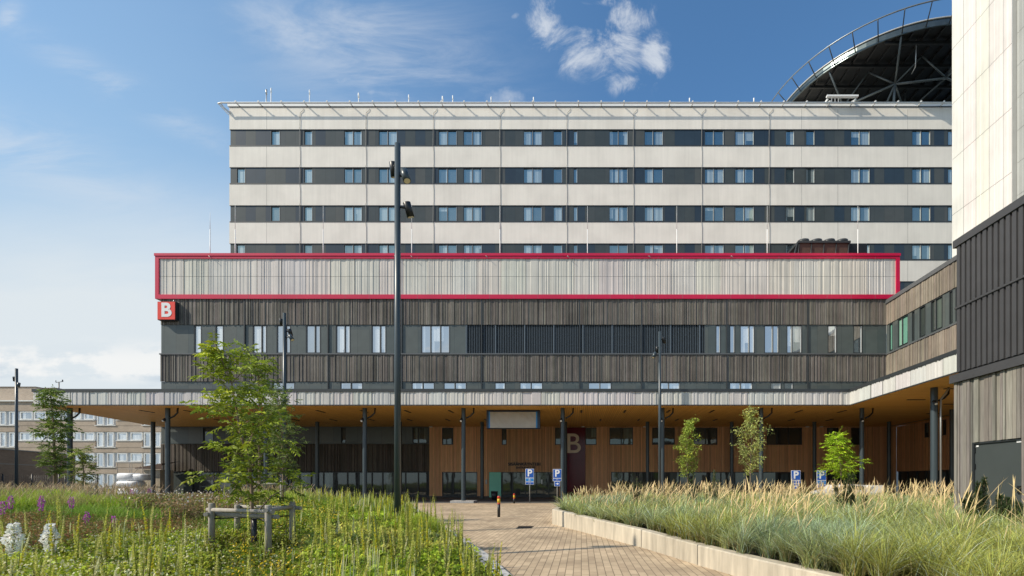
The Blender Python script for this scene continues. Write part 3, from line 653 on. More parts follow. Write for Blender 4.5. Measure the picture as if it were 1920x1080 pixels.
m=MB(); m.fbox(fd,-.1,ln,-6,.08,V(463),V(449.5)); m.build('roof_edge',M['darkseam'],ub)
m=MB(); m.fbox(fd,-.13,ln,-6,.15,V(718.),V(703)); m.build('base_band',M['darkseam'],ub)
du0,du1=fd.u(1822,.06),fd.u(1917,.06); dz=PZ(830,fd.o[1]-du0)
m=MB(); TL=(.25,.23,.20)
for (a,b,c,d) in ((-.05,du0,0,V(718.)-.003),(du1,ln,0,V(718.)-.003),(du0,du1,dz,V(718.)-.003)):
    m.cur=tuple(x*.3 for x in TL); m.fbox(fd,a,b,-.015,.02,c,d); u=a
    while u<b-.005:
        w=min(R.choice((.06,.1,.14,.11,.08)),b-u); m.cur=vary(TL,.25); m.fbox(fd,u,u+w-.012,.02,R.choice((.035,.055,.08)),c,d-.001); u+=w
m.build('timber_wall',M['timber'],ub)
dr=MB(); dr.fbox(fd,du0+.05,du1-.02,-.01,.01,.1,dz-.05); dr=dr.build('door',M['doorpaint'],ub)
m=MB(); m.fbox(fd,du1-.16,du1-.06,.01,.05,PZ(925,fd.o[1]-du1),PZ(911,fd.o[1]-du1)); m.build('handle',M['black'],dr)
m=MB()
for y in (845,875): m.fbox(fd,du0+.045,du0+.075,.01,.035,PZ(y+5,fd.o[1]-du0),PZ(y-5,fd.o[1]-du0))
m.build('hinge',M['black'],dr)
m=MB(); m.fbox(fd,du0+.09,du0+.16,.011,.016,dz-.12,dz-.08); m.fbox(fd,du1-.2,du1-.08,.011,.016,dz-.1,dz-.055); m.build('door_label',M['signwhite'],dr)
m=MB(); m.fbox(fd,du0,du0+.048,-.014,.05,.1,dz-.001); m.fbox(fd,du0+.05,du1-.02,-.014,.05,dz-.048,dz-.001); m.build('door_frame',M['frame'],ub)

# ------------------------------------------------------------------ entrance canopy
HS=EYE+5.35; D1=900*5.35/142.5; fc=FRONT(D1)
cx0=PX(62.5,D1); cc=(PX(1594,D1),D1)
cn=thing('entrance_canopy','wide flat entrance canopy with ribbed metal edge, warm wood ceiling and dark round columns','canopy',(0,D1+5,0))
zc0,zc1=HS,PZ(735,D1); zc2=PZ(729.5,D1)
m=MB(); ribs(m,fc,cx0,cc[0],0,zc0+.03,zc1,(.58,.56,.54),1.3,.04)
fcw=Frame(cc,(-kx/L_,-1/L_),(-1/L_,kx/L_)); ribs(m,fcw,0,22,0,zc0+.03,zc1,(.55,.545,.52),1.3,.05)
fl=Frame((cx0,D1),(-.25,1.),(-1,-.25)); ribs(m,fl,0,12,0,zc0+.03,zc1,(.5,.5,.5),1.3,.05)
m.build('fascia',M['clad'],cn)
P=lambda fr,u,n: fr.p(u,n,0)[:2]
bl=(U(296),DB-.25)
sof=[(cx0,D1),cc,(31.0,DB-.13),bl]
m=MB(); m.prism([(cx0+.05,D1+.02),(cc[0]+.02,D1+.02),(31.,DB-.13),(bl[0],bl[1])],zc0,zc0+.06); m.build('ceiling',M['soffit'],cn)
e=fcw.p(22,-.03,0)
m=MB(); m.prism([(cc[0]+.03,D1+.0),(e[0],e[1]),(fg.p(25,.1,0)[0],e[1]),(30.9,DB-.14)],zc0+.001,zc0+.061); m.build('wing_ceiling',M['soffitx'],cn)
m=MB()
m.fbox(fc,cx0-.05,cc[0]-.05,-.5,.07,zc1,zc2); m.fbox(fcw,-.05,22,-.5,.07,zc1+.003,zc2+.003)
m.prism([(cx0+.1,D1+.5),(cc[0]+.4,D1+.5),(e[0]+.4,e[1]),(fw.p(21,.15,0)[0],e[1]),(29.7,DB-.15),(bl[0]+.3,DB-.15)],zc1-.1,zc1+.1)
m.fbox(fc,cx0,cc[0],0.005,.05,zc0-.04,zc0+.025); m.fbox(fcw,0,22,.005,.05,zc0-.038,zc0+.028)
m.build('roof',M['trim'],cn)
colr=.155
def column(X,Y,pipe=0,r=colr):
    m=MB(); m.path([(X,Y,0),(X,Y,zc0-.0)],r,20,caps=False); c=m.build('column',M['column'],cn)
    if pipe:
        q=MB(); q.path([(X+r+.05,Y-.05,zc0-.75),(X+r+.35,Y-.05,zc0-.6),(X+r+.6,Y-.05,zc0-.35),(X+r+.62,Y-.05,zc0)],.06,7)
        q.build('bracket_pipe',M['black'],c); q=MB(); q.tube((X-r*.6-.02,Y-r-.14,zc0-.98),(X-r*.6,Y-r+.05,zc0-.8),.09,8); q.build('spotlight',M['black'],c); q=MB(); q.tube((X-r*.6-.021,Y-r-.15,zc0-.99),(X-r*.6-.02,Y-r-.141,zc0-.981),.075,8); q.build('lens',M['signwhite'],c)
DC=35.2
for x in (131,314.5,499,684,869,1055,1242,1427,1616): column(PX(x,DC),DC,1)
for x in (287,441,595,750,904,1060,1214,1372,1527,1667): column(PX(x,43.4),43.4,0,.165)
column(PX(1751.5,27.5),27.5,1,.185); column(PX(1785,35.9),35.9)
m=MB(); X=PX(1751.5,27.5)+.30; m.path([(X,27.4,0),(X,27.4,zc0-.7),(X+.3,27.4,zc0-.3),(X+.5,27.4,zc0)],.055,7); m.build('downpipe',M['steel'],cn)
for k in range(-10,7):
    m=MB(); m.box(3.33*k-.07,3.33*k+.07,36.2,37.4,zc0-.035,zc0-.003)
    if 3.33*k>-33.5 and 3.33*k<21.5: m.build('ceiling_slot',M['black'],cn)
    m=MB(); m.box(3.33*k+1.6,3.33*k+1.74,41.3,42.5,zc0-.035,zc0-.003)
    if 3.33*k>-37 and 3.33*k<25: m.build('ceiling_slot',M['black'],cn)
for (xa,xb,D) in ((1701,1734,31.5),(1770,1800,33.3),(1770,1812,27.75),(1738,1760,38)):
    m=MB(); m.box(PX(xa,D),PX(xb,D),D-.07,D+.07,zc0-.035,zc0-.003); m.build('ceiling_slot',M['black'],cn)
# covered sign hanging under canopy
D=36.; hs=thing('covered_sign','wide dark sign box covered with wrinkled grey plastic, hanging under the canopy ceiling','sign',(PX(963,D),D,PZ(803,D)))
m=MB(); m.box(PX(912,D),PX(1012,D),D+.05,D+.6,PZ(802.8,D),PZ(769,D)); m.build('sign_box',mat('navy_box',(.02,.035,.07),.4),hs)
m=MB(); a,b,c,d=PX(917.5,D),PX(1006.5,D),PZ(802.4,D),PZ(772.5,D); nx,nz=40,14; k0=len(m.v)
for j in range(nz+1):
    for i in range(nx+1):
        X=a+(b-a)*i/nx; Zz=c+(d-c)*j/nz; n=mnoise.noise(Vector(((X+Zz*.7)*3.5,Zz*1.2,0)))*.05 if 0<i<nx and 0<j<nz else 0
        m.v.append((X,D-.0-.02-n,Zz))
for j in range(nz):
    for i in range(nx): q=j*(nx+1)+i; m.face((q,q+1,q+nx+2,q+nx+1),True)
m.build('plastic_cover',M['sheet'],hs)
for x0,x1 in ((916.6,918.8),(1005.,1007.5)): m=MB(); m.box(PX(x0,D),PX(x1,D),D-.04,D+.05,PZ(802.4,D),PZ(772.,D)); m.build('blue_tape',M['blue2'],hs)
m=MB(); m.box(PX(935,D)-.05,PX(935,D)+.05,D+.2,D+.3,PZ(769,D),HS); m.box(PX(990,D)-.05,PX(990,D)+.05,D+.2,D+.3,PZ(769,D),HS); m.build('hanger',M['black'],hs)

# ------------------------------------------------------------------ lamp posts
def lamp(x, D, top, r, heads, label):
    X=PX(x,D); h=PZ(top,D); t=thing('lamp_post',label,'lamp post',(X,D,0),'tall dark floodlight posts')
    m=MB(); m.path([(X,D,0),(X,D,h*.5),(X,D,h)],[r*1.08,r*1.0,r*.95],20); m.build('pole',M['column'],t)
    m=MB(); m.tube((X,D,0.0),(X,D,.06),r*1.8,16); m.build('base_plate',M['trim'],t)
    for (dx,dy,y,tilt,tx) in heads:
        z=PZ(y,D); c=Vector((X+dx,D+dy,z)); ax=Vector((tx,-.25 if dy<0.01 else .3,-1)).normalized()
        hd=MB(); hd.path([c-ax*.2,c-ax*.19,c+ax*.22],[.10,.115,.115],16)
        hd=hd.build('spotlight',M['black'] if dy>0 else M['column'],t)
        q=MB(); q.tube(tuple(c+ax*.222),tuple(c+ax*.228),.092,16); q.build('lens',M['lamp'],hd)
        q=MB(); s=1 if dx>0 else -1; q.tube((X+s*r*.9,D,z+.02),tuple(c-ax*.02),.035,7); q.build('bracket',M['black'],hd)
lamp(745.5,14.7,270,.092,[(-.17,.14,312,0,.0),(.26,-.06,331,0,.35),(.30,.1,389,0,.22)],'tallest, nearest dark lamp post with three spotlights, standing in the flower bed')
lamp(533.5,29.4,587,.1,[(-.25,.1,603,0,0),(.28,.1,622,0,.1),(.42,-.05,633,0,.7)],'dark lamp post with three spotlights behind the staked rowan tree')
lamp(1237,33.,622,.1,[(.3,.1,637,0,.4),(-.16,.1,655,0,0),(-.38,-.08,666,0,-.45)],'dark lamp post with three spotlights right of the entrance')
lamp(31.,43.9,691,.11,[(-.3,.1,710,0,-.2),(.28,-.08,722,0,.1)],'dark lamp post at the far left beside the brown brick building')

X_=-12.2; lamp(CX+F*X_/6.5,6.5,HY-F*10.3/6.5,.092,[(-.17,.14,HY-F*9.6/6.5,0,.0)],'dark lamp post outside the left edge whose shadow crosses the path')
# ------------------------------------------------------------------ street furniture
def parking_sign(x, D, top, kind, label, base=0.):
    X=PX(x,D); t=thing('parking_sign',label,'traffic sign',(X,D,base),'blue parking signs'); w=.31
    m=MB(); m.tube((X,D+.04,base),(X,D+.04,PZ(top,D)-.05),.035,8); m.build('pole',M['steel'],t)
    zt_=PZ(top,D); 
    def plate(z1,h,w,mt,nm):
        q=MB(); q.box(X-w,X+w,D-.02,D,z1-h,z1); p=q.build(nm+'_border',M['signwhite'],t)
        q=MB(); q.box(X-w+.024,X+w-.024,D-.028,D-.0205,z1-h+.024,z1-.024); q.build(nm,mt,p); return p
    p=plate(zt_,.66,w,M['blue'],'parking_plate'); letters('P',.68,M['signwhite'],'letter',p,(X,D-.034,zt_-.33),.018,.004)
    z=zt_-.67
    if kind=='arrow':
        plate(z,.2,w,M['blue'],'text_plate'); letters('2 h',.13,M['signwhite'],'letter',t,(X,D-.034,z-.10),.0,.003)
        plate(z-.21,.36,w*.66,M['blue'],'arrow_plate'); zz=z-.39
        q=MB(); q.poly([(X-.1,D-.032,zz-.025),(X+.0,D-.032,zz-.025),(X,D-.032,zz-.1),(X+.13,D-.032,zz),(X,D-.032,zz+.1),(X,D-.032,zz+.025),(X-.1,D-.032,zz+.025)]); q.build('arrow',M['signwhite'],t)
    else:
        p=plate(z,.27,w,M['blue2'],'wheelchair_plate'); zz=z-.13
        q=MB(); q.path([(X-.02,D-.032,zz+.09),(X-.0,D-.032,zz),(X+.06,D-.032,zz-.005),(X+.09,D-.032,zz-.07)],.014,5)
        q.path([(X+.06*math.cos(a)-.01,D-.032,zz-.03+.06*math.sin(a)) for a in np.linspace(2.2,6.,12)],.01,4); q.tube((X-.02,D-.034,zz+.11),(X-.02,D-.028,zz+.11),.022,8); q.build('wheelchair_symbol',M['signwhite'],p)
        p=plate(z-.28,.2,w,M['blue'],'text_plate'); letters('2 ▸' if 0 else '2 h',.13,M['signwhite'],'letter',p,(X,D-.034,z-.38),0,.003)
parking_sign(993.2,35.,879,'wheel','blue parking sign with wheelchair plate standing in front of the glass entrance doors')
parking_sign(1044.7,34.6,879.5,'arrow','blue parking sign with arrow plate below, beside the column in front of the maroon panel')
parking_sign(1492,32.,882,'arrow','blue parking sign behind the grass, left of two, with an arrow plate')
parking_sign(1540,32.,882,'wheel','blue parking sign behind the grass, next to the bright green tree')
def bollard(x,D,top,label,base=0.,r=.065):
    X=PX(x,D); h=PZ(top,D); t=thing('bollard',label,'bollard',(X,D,base),'dark bollards with red and yellow tops')
    m=MB(); m.path([(X,D,base),(X,D,h-.3)],[r,r],14); m.build('post',M['black'],t)
    m=MB(); m.path([(X,D,h-.299),(X,D,h-.12)],r*1.02,14); m.build('yellow_band',M['yellow'],t)
    m=MB(); m.path([(X,D,h-.119),(X,D,h-.02),(X,D,h)],[r*1.03,r*1.03,r*.7],14); m.build('red_cap',M['orange'],t)
    m=MB(); m.path([(X,D,h-.36),(X,D,h-.3001)],r*1.03,14); m.build('red_band',M['orange'],t)
bollard(935.3,21.2,930,'dark bollard with red and yellow top standing alone on the paved path')
bollard(964,34.2,925.5,'small dark bollard with red and yellow top near the entrance doors')
bollard(1677,28.,929,'bollard top half hidden in tall grass right of the white van',r=.08)
t=thing('trash_bin','small black round litter bin in front of the green panel','litter bin',(PX(927,40),40,0))
m=MB(); m.path([(PX(927,40),40,.05),(PX(927,40),40,.7)],[.24,.29],16); m.build('bucket',M['black'],t)
m=MB(); m.path([(PX(927,40),40,.701),(PX(927,40),40,.76)],[.3,.27],16); m.build('lid',M['trim'],t)
m=MB(); X=PX(869,DC); m.box(X-.85,X+.85,34.72,35.9,.0,.17)
tag(m.build('kerb_block',M['kerb'],loc=(X,DC,0)),'low concrete kerb block around the foot of the column left of the entrance','kerb block')
m=MB(); X=PX(984,16.4)
for k in range(9): m.box(X-.25+k*.056,X-.215+k*.056,16.2,16.75,.01,.024)
m.box(X-.27,X+.27,16.15,16.19,.01,.026); m.box(X-.27,X+.27,16.76,16.8,.01,.026)
tag(m.build('drain_grate',M['black'],loc=(X,16.4,0)),'rectangular dark metal drain grate set in the paved path','drain grate')

# ------------------------------------------------------------------ planter wall and kerb
front=[(-1.09,17.8),(.2,14.6),(1.44,11.5),(1.95,9.95),(2.2,9.1),(2.75,7.6),(3.3,6.2),(4.0,4.5),(4.8,2.6)]
hts=[.56,.49,.43,.40,.39,.37,.36,.36,.36]
pw=thing('planter_wall','pale concrete retaining wall around the grass bed, edging the paved path','retaining wall',(1.4,11.5,0))
def off(pts,d):
    o=[]
    for i,p in enumerate(pts):
        a=Vector(pts[max(i-1,0)]); b=Vector(pts[min(i+1,len(pts)-1)]); t=(b-a).normalized(); o.append((p[0]-t.y*d,p[1]+t.x*d))
    return o
back=off(front,.22)
segs=[(0,2),(2,4),(4,8)]
def seg_wall(pts,bk,hh,nm='wall_segment'):
    m=MB(); n=len(pts)
    for i in range(n-1):
        a,b,c,d=pts[i],pts[i+1],bk[i+1],bk[i]; ha,hb=hh[i],hh[i+1]; sk=()
        ca=.02
        def L(p,q,k): return (p[0]+(q[0]-p[0])*k,p[1]+(q[1]-p[1])*k)
        a2,b2=L(a,d,ca/.22),L(b,c,ca/.22)
        m.quad((*a,0),(*b,0),(*b,hb-ca),(*a,ha-ca)); m.quad((*a,ha-ca),(*b,hb-ca),(*b2,hb),(*a2,ha)); m.quad((*a2,ha),(*b2,hb),(*c,hb),(*d,ha)); m.quad((*d,ha),(*c,hb),(*c,0),(*d,0))
        if i==0: m.quad((*a,0),(*a,ha-ca),(*a2,ha),(*d,ha)); m.quad((*a,0),(*d,ha),(*d,0),(*a,0.0001))
        if i==n-2: m.quad((*b,0),(*c,0),(*c,hb),(*b,hb))
    m.build(nm,M['concrete'],pw)
def shrink(pts,i0,i1,g=.012):
    P_=[list(p) for p in pts[i0:i1+1]]
    a=Vector(P_[0]); b=Vector(P_[1]); t=(b-a).normalized()*g
    if i0>0: P_[0]=[a.x+t.x,a.y+t.y]
    a=Vector(P_[-1]); b=Vector(P_[-2]); t=(b-a).normalized()*g; P_[-1]=[a.x+t.x,a.y+t.y]
    return [tuple(p) for p in P_]
for i0,i1 in segs: seg_wall(shrink(front,i0,i1),shrink(back,i0,i1),hts[i0:i1+1])
sidew=[(-.62,25.0),(-1.09,17.83)]; seg_wall(sidew,off(sidew,.22),[.56,.56])
bedR=[(-1.0,17.8),(-.5,25.),(3,27.5),(18,27.5),(18,14),(9.9,13.2),(9.9,2.6),(5,2.6),(4.2,4.5),(3.5,6.2),(2.95,7.6),(2.4,9.1),(1.64,11.5),(.4,14.6)]
m=MB(); m.prism(bedR,.02,.34); struct(m.build('planter_soil',M['soil']))
# kerb on the left bed
kb=thing('bed_kerb','row of pale granite kerb stones along the flower bed edge','kerb',(-3.3,12.5,0))
kl=[(-9.3,27.0),(-6.95,21.2),(-3.05,12.5),(-1.96,9.93),(-1.3,8.09),(-.1,5.0),(.9,2.5)]
m=MB(); acc=0
for (a,b) in zip(kl[:-1],kl[1:]):
    a,b=Vector(a),Vector(b); d=(b-a); n=max(1,int(d.length/.95)); t=d.normalized(); nr=Vector((t.y,-t.x))*-1
    for k in range(n):
        p=a+d*(k/n)+t*.012; q=a+d*((k+1)/n)-t*.012; w=nr*(-.42); h=.12+R.uniform(-.008,.008)
        m.prism([tuple(q),tuple(p),tuple(p+w),tuple(q+w)],0.0,h)
m.build('kerb_stone',M['kerb'],kb)
kx_=lambda y: float(np.interp(y,[p[1] for p in kl][::-1],[p[0] for p in kl][::-1]))
def bedz(x,y):
    d=kx_(y)-.3-x
    t=min(max(d/6.,0),1); t=t*t*(3-2*t); back=min(max((28-y)/9,0),1)
    return .06+.50*t*(.35+.65*back)*min(1,max(.15,(y-4)/12.)) + .04*mnoise.noise(Vector((x*.5,y*.5,0)))
m=MB(); ny,nx=46,60
for j in range(ny+1):
    y=2.5+25.5*j/ny; xr_=kx_(y)-.42
    for i in range(nx+1):
        x=xr_-(40.)*(i/nx)**1.5; m.v.append((x,y,bedz(x,y)))
for j in range(ny):
    for i in range(nx): q=j*(nx+1)+i; m.face((q,q+nx+1,q+nx+2,q+1),True)
struct(m.build('flower_bed_soil',M['soil']))

# ------------------------------------------------------------------ vegetation
def np_mesh(name, V_, quads, tris, cols, m, parent=None, loc=(0,0,0)):
    nq,nt_=len(quads),len(tris); me=bpy.data.meshes.new(name)
    V_=V_-np.array(loc,dtype=float)
    me.vertices.add(len(V_)); me.vertices.foreach_set('co',V_.astype(np.float32).ravel())
    li=np.concatenate([quads.ravel() if nq else np.zeros(0,int), tris.ravel() if nt_ else np.zeros(0,int)]).astype(np.int32)
    me.loops.add(len(li)); me.loops.foreach_set('vertex_index',li)
    ls=np.concatenate([np.arange(nq)*4, nq*4+np.arange(nt_)*3]).astype(np.int32)
    me.polygons.add(nq+nt_); me.polygons.foreach_set('loop_start',ls)
    ca=me.color_attributes.new('Col','FLOAT_COLOR','POINT'); c4=np.ones((len(V_),4),np.float32); c4[:,:3]=cols; ca.data.foreach_set('color',c4.ravel())
    me.update(calc_edges=True); me.validate(); me.materials.append(m)
    o=bpy.data.objects.new(name,me); link(o,parent)
    if parent is None: o.location=loc; ORG[o.name]=Vector(loc)
    return o
class Veg:
    def __init__(s): s.V,s.Q,s.T,s.C,s.n=[],[],[],[],0
    def blades(s, P, h, w, lean, c0, c1, ts=(0,.4,.75,1), ws=(1,.9,.6,0), az=None, side=.0):
        n=len(P); 
        if n==0: return
        P=np.asarray(P,float); h=np.broadcast_to(h,(n,)); w=np.broadcast_to(w,(n,)); lean=np.broadcast_to(lean,(n,))
        az=rng.uniform(0,2*np.pi,n) if az is None else az
        D=np.stack([np.cos(az),np.sin(az),np.zeros(n)],1); wa=az+np.pi/2+rng.uniform(-.9,.9,n); Wd=np.stack([np.cos(wa),np.sin(wa),np.zeros(n)],1)
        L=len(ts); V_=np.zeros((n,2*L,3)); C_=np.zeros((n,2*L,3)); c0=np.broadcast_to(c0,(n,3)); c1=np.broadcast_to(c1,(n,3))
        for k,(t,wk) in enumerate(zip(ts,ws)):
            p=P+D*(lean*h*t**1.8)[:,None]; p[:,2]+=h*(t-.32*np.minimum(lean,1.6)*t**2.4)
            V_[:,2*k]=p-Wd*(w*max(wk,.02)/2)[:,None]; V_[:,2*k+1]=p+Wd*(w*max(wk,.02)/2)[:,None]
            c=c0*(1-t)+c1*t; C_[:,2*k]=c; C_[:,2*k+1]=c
        b=s.n+np.arange(n)[:,None]*(2*L); q=[]
        for k in range(L-1): q.append(np.concatenate([b+2*k,b+2*k+1,b+2*k+3,b+2*k+2],1))
        s.Q.append(np.concatenate(q)); s.V.append(V_.reshape(-1,3)); s.C.append(C_.reshape(-1,3)); s.n+=n*2*L
    def leaves(s, P, D, ln, w, c, droop=.3):
        n=len(P)
        if n==0: return
        P=np.asarray(P,float); D=np.asarray(D,float); D/=np.linalg.norm(D,axis=1)[:,None]+1e-9
        r=rng.normal(size=(n,3)); S=np.cross(D,r); S/=np.linalg.norm(S,axis=1)[:,None]+1e-9; Nn=np.cross(S,D)
        ln=np.broadcast_to(ln,(n,))[:,None]; w=np.broadcast_to(w,(n,))[:,None]; c=np.broadcast_to(c,(n,3))
        V_=np.zeros((n,6,3)); V_[:,0]=P; V_[:,1]=P+D*ln*.45+S*w*.5+Nn*w*.12; V_[:,2]=P+D*ln-np.array([0,0,1.])*ln*droop; V_[:,3]=P+D*ln*.45-S*w*.5+Nn*w*.12; V_[:,4]=P+D*ln*.5; V_[:,5]=P+D*ln*.5
        b=s.n+np.arange(n)[:,None]*6
        s.T.append(np.concatenate([np.concatenate([b,b+1,b+4],1),np.concatenate([b+1,b+2,b+4],1),np.concatenate([b,b+4,b+3],1),np.concatenate([b+4,b+2,b+3],1)]))
        s.V.append(V_.reshape(-1,3)); s.C.append(np.repeat(c,6,axis=0)); s.n+=n*6
    def build(s,name,m,parent=None,loc=(0,0,0)):
        if parent is not None: 
            r=parent
            while r.parent: r=r.parent
            loc=tuple(ORG[r.name])
        V_=np.concatenate(s.V); C_=np.clip(np.concatenate(s.C),0,1); Q=np.concatenate(s.Q) if s.Q else np.zeros((0,4),int); T_=np.concatenate(s.T) if s.T else np.zeros((0,3),int)
        return np_mesh(name,V_,Q,T_,C_,m,parent,loc)
def cvar(c,n,a=.25,hue=.12):
    c=np.array(c); k=1+rng.uniform(-a,a,(n,1)); return np.clip(c*k*(1+rng.uniform(-hue,hue,(n,3))),0,1)
def inpoly(x,y,poly):
    r=np.zeros(len(x),bool); n=len(poly)
    for i in range(n):
        x1,y1=poly[i]; x2,y2=poly[(i+1)%n]; cnd=((y1>y)!=(y2>y)); xi=(x2-x1)*(y-y1)/((y2-y1) if y2!=y1 else 1e-9)+x1; r^=cnd&(x<xi)
    return r

# right bed: blue-green tussock grass with straw plumes
def tussocks():
    g=Veg(); pl=Veg()
    n=5600; x=rng.uniform(-1.3,18,n); y=rng.uniform(3.,27.,n); ok=inpoly(x,y,bedR)&(rng.uniform(0,1,n)<np.clip(8./y,.4,1)); x,y=x[ok],y[ok]
    for X,Y in zip(x,y):
        zb=.34
        nb=int(np.clip(900/Y,45,120)); az=rng.uniform(0,6.28,nb); r0=np.abs(rng.normal(0,.07,nb)); P=np.column_stack([X+r0*np.cos(az),Y+r0*np.sin(az),np.full(nb,zb)])
        f=mnoise.noise(Vector((X*.35,Y*.35,3.))); f2=mnoise.noise(Vector((X*1.1,Y*1.1,8.))); tuft=rng.uniform(.75,1.3)
        blue=np.array((.33,.42,.24)); yel=np.array((.42,.44,.11)); k=np.clip(.42+f*1.2-.35*(Y<8)+rng.uniform(-.3,.3),0,1)
        c=(blue*k+yel*(1-k))*tuft
        hh=rng.uniform(.38,.85,nb)*(1+.3*f2)*rng.uniform(.65,1.15); az=rng.normal(rng.uniform(0,6.28),1.7,nb); wd=max(.008,.00125*Y)
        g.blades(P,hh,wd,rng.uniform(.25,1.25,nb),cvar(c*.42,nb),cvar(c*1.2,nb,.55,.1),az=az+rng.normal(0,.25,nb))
        nh=int(nb*.14); g.blades(P[:nh],hh[:nh]*.98,wd*.8,rng.uniform(.3,1.3,nh),cvar((.35,.45,.33),nh),cvar((.75,.85,.68),nh,.2,.05),az=az[:nh])  # some paler blades, highlights put into their colour
        nd=int(nb*.2); g.blades(P[:nd],rng.uniform(.2,.5,nd),wd,rng.uniform(.4,1.4,nd),cvar((.36,.29,.13),nd),cvar((.60,.50,.25),nd))
        pr=np.interp(Y,[0,5.8,8.,10,13,28],[0,.03,.16,.38,.62,.75])
        if X>6.0+.05*Y and Y<8.5: pr=.3
        pr*=.78*np.clip(.75+1.9*mnoise.noise(Vector((X*.6,Y*.4,20.))),.15,1.2)
        if rng.uniform()<pr:
            npn=int(rng.integers(2,7)); rr=rng.normal(0,.06,(npn,2)); Pp=np.column_stack([X+rr[:,0],Y+rr[:,1],np.full(npn,zb)])
            az=rng.normal(.3,1.2,npn); H=rng.uniform(.7,1.5,npn)*(.84 if X<1 else 1)
            cst=cvar((.50,.40,.18),npn,.15,.05); cpl=cvar((.80,.60,.32),npn,.25,.05)
            pl.blades(Pp,H,max(.012,.00095*Y),rng.uniform(.1,.65,npn),cst,cpl,ts=(0,.35,.68,.74,.84,.93,1),ws=(.4,.35,.32,1.2,1.5,1.0,0),az=az)
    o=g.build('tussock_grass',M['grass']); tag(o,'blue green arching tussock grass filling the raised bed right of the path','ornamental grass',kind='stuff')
    o=pl.build('plume_grass',M['grass']); tag(o,'straw coloured feathery plumes standing above the tussock grass','grass plumes',kind='stuff')
tussocks()

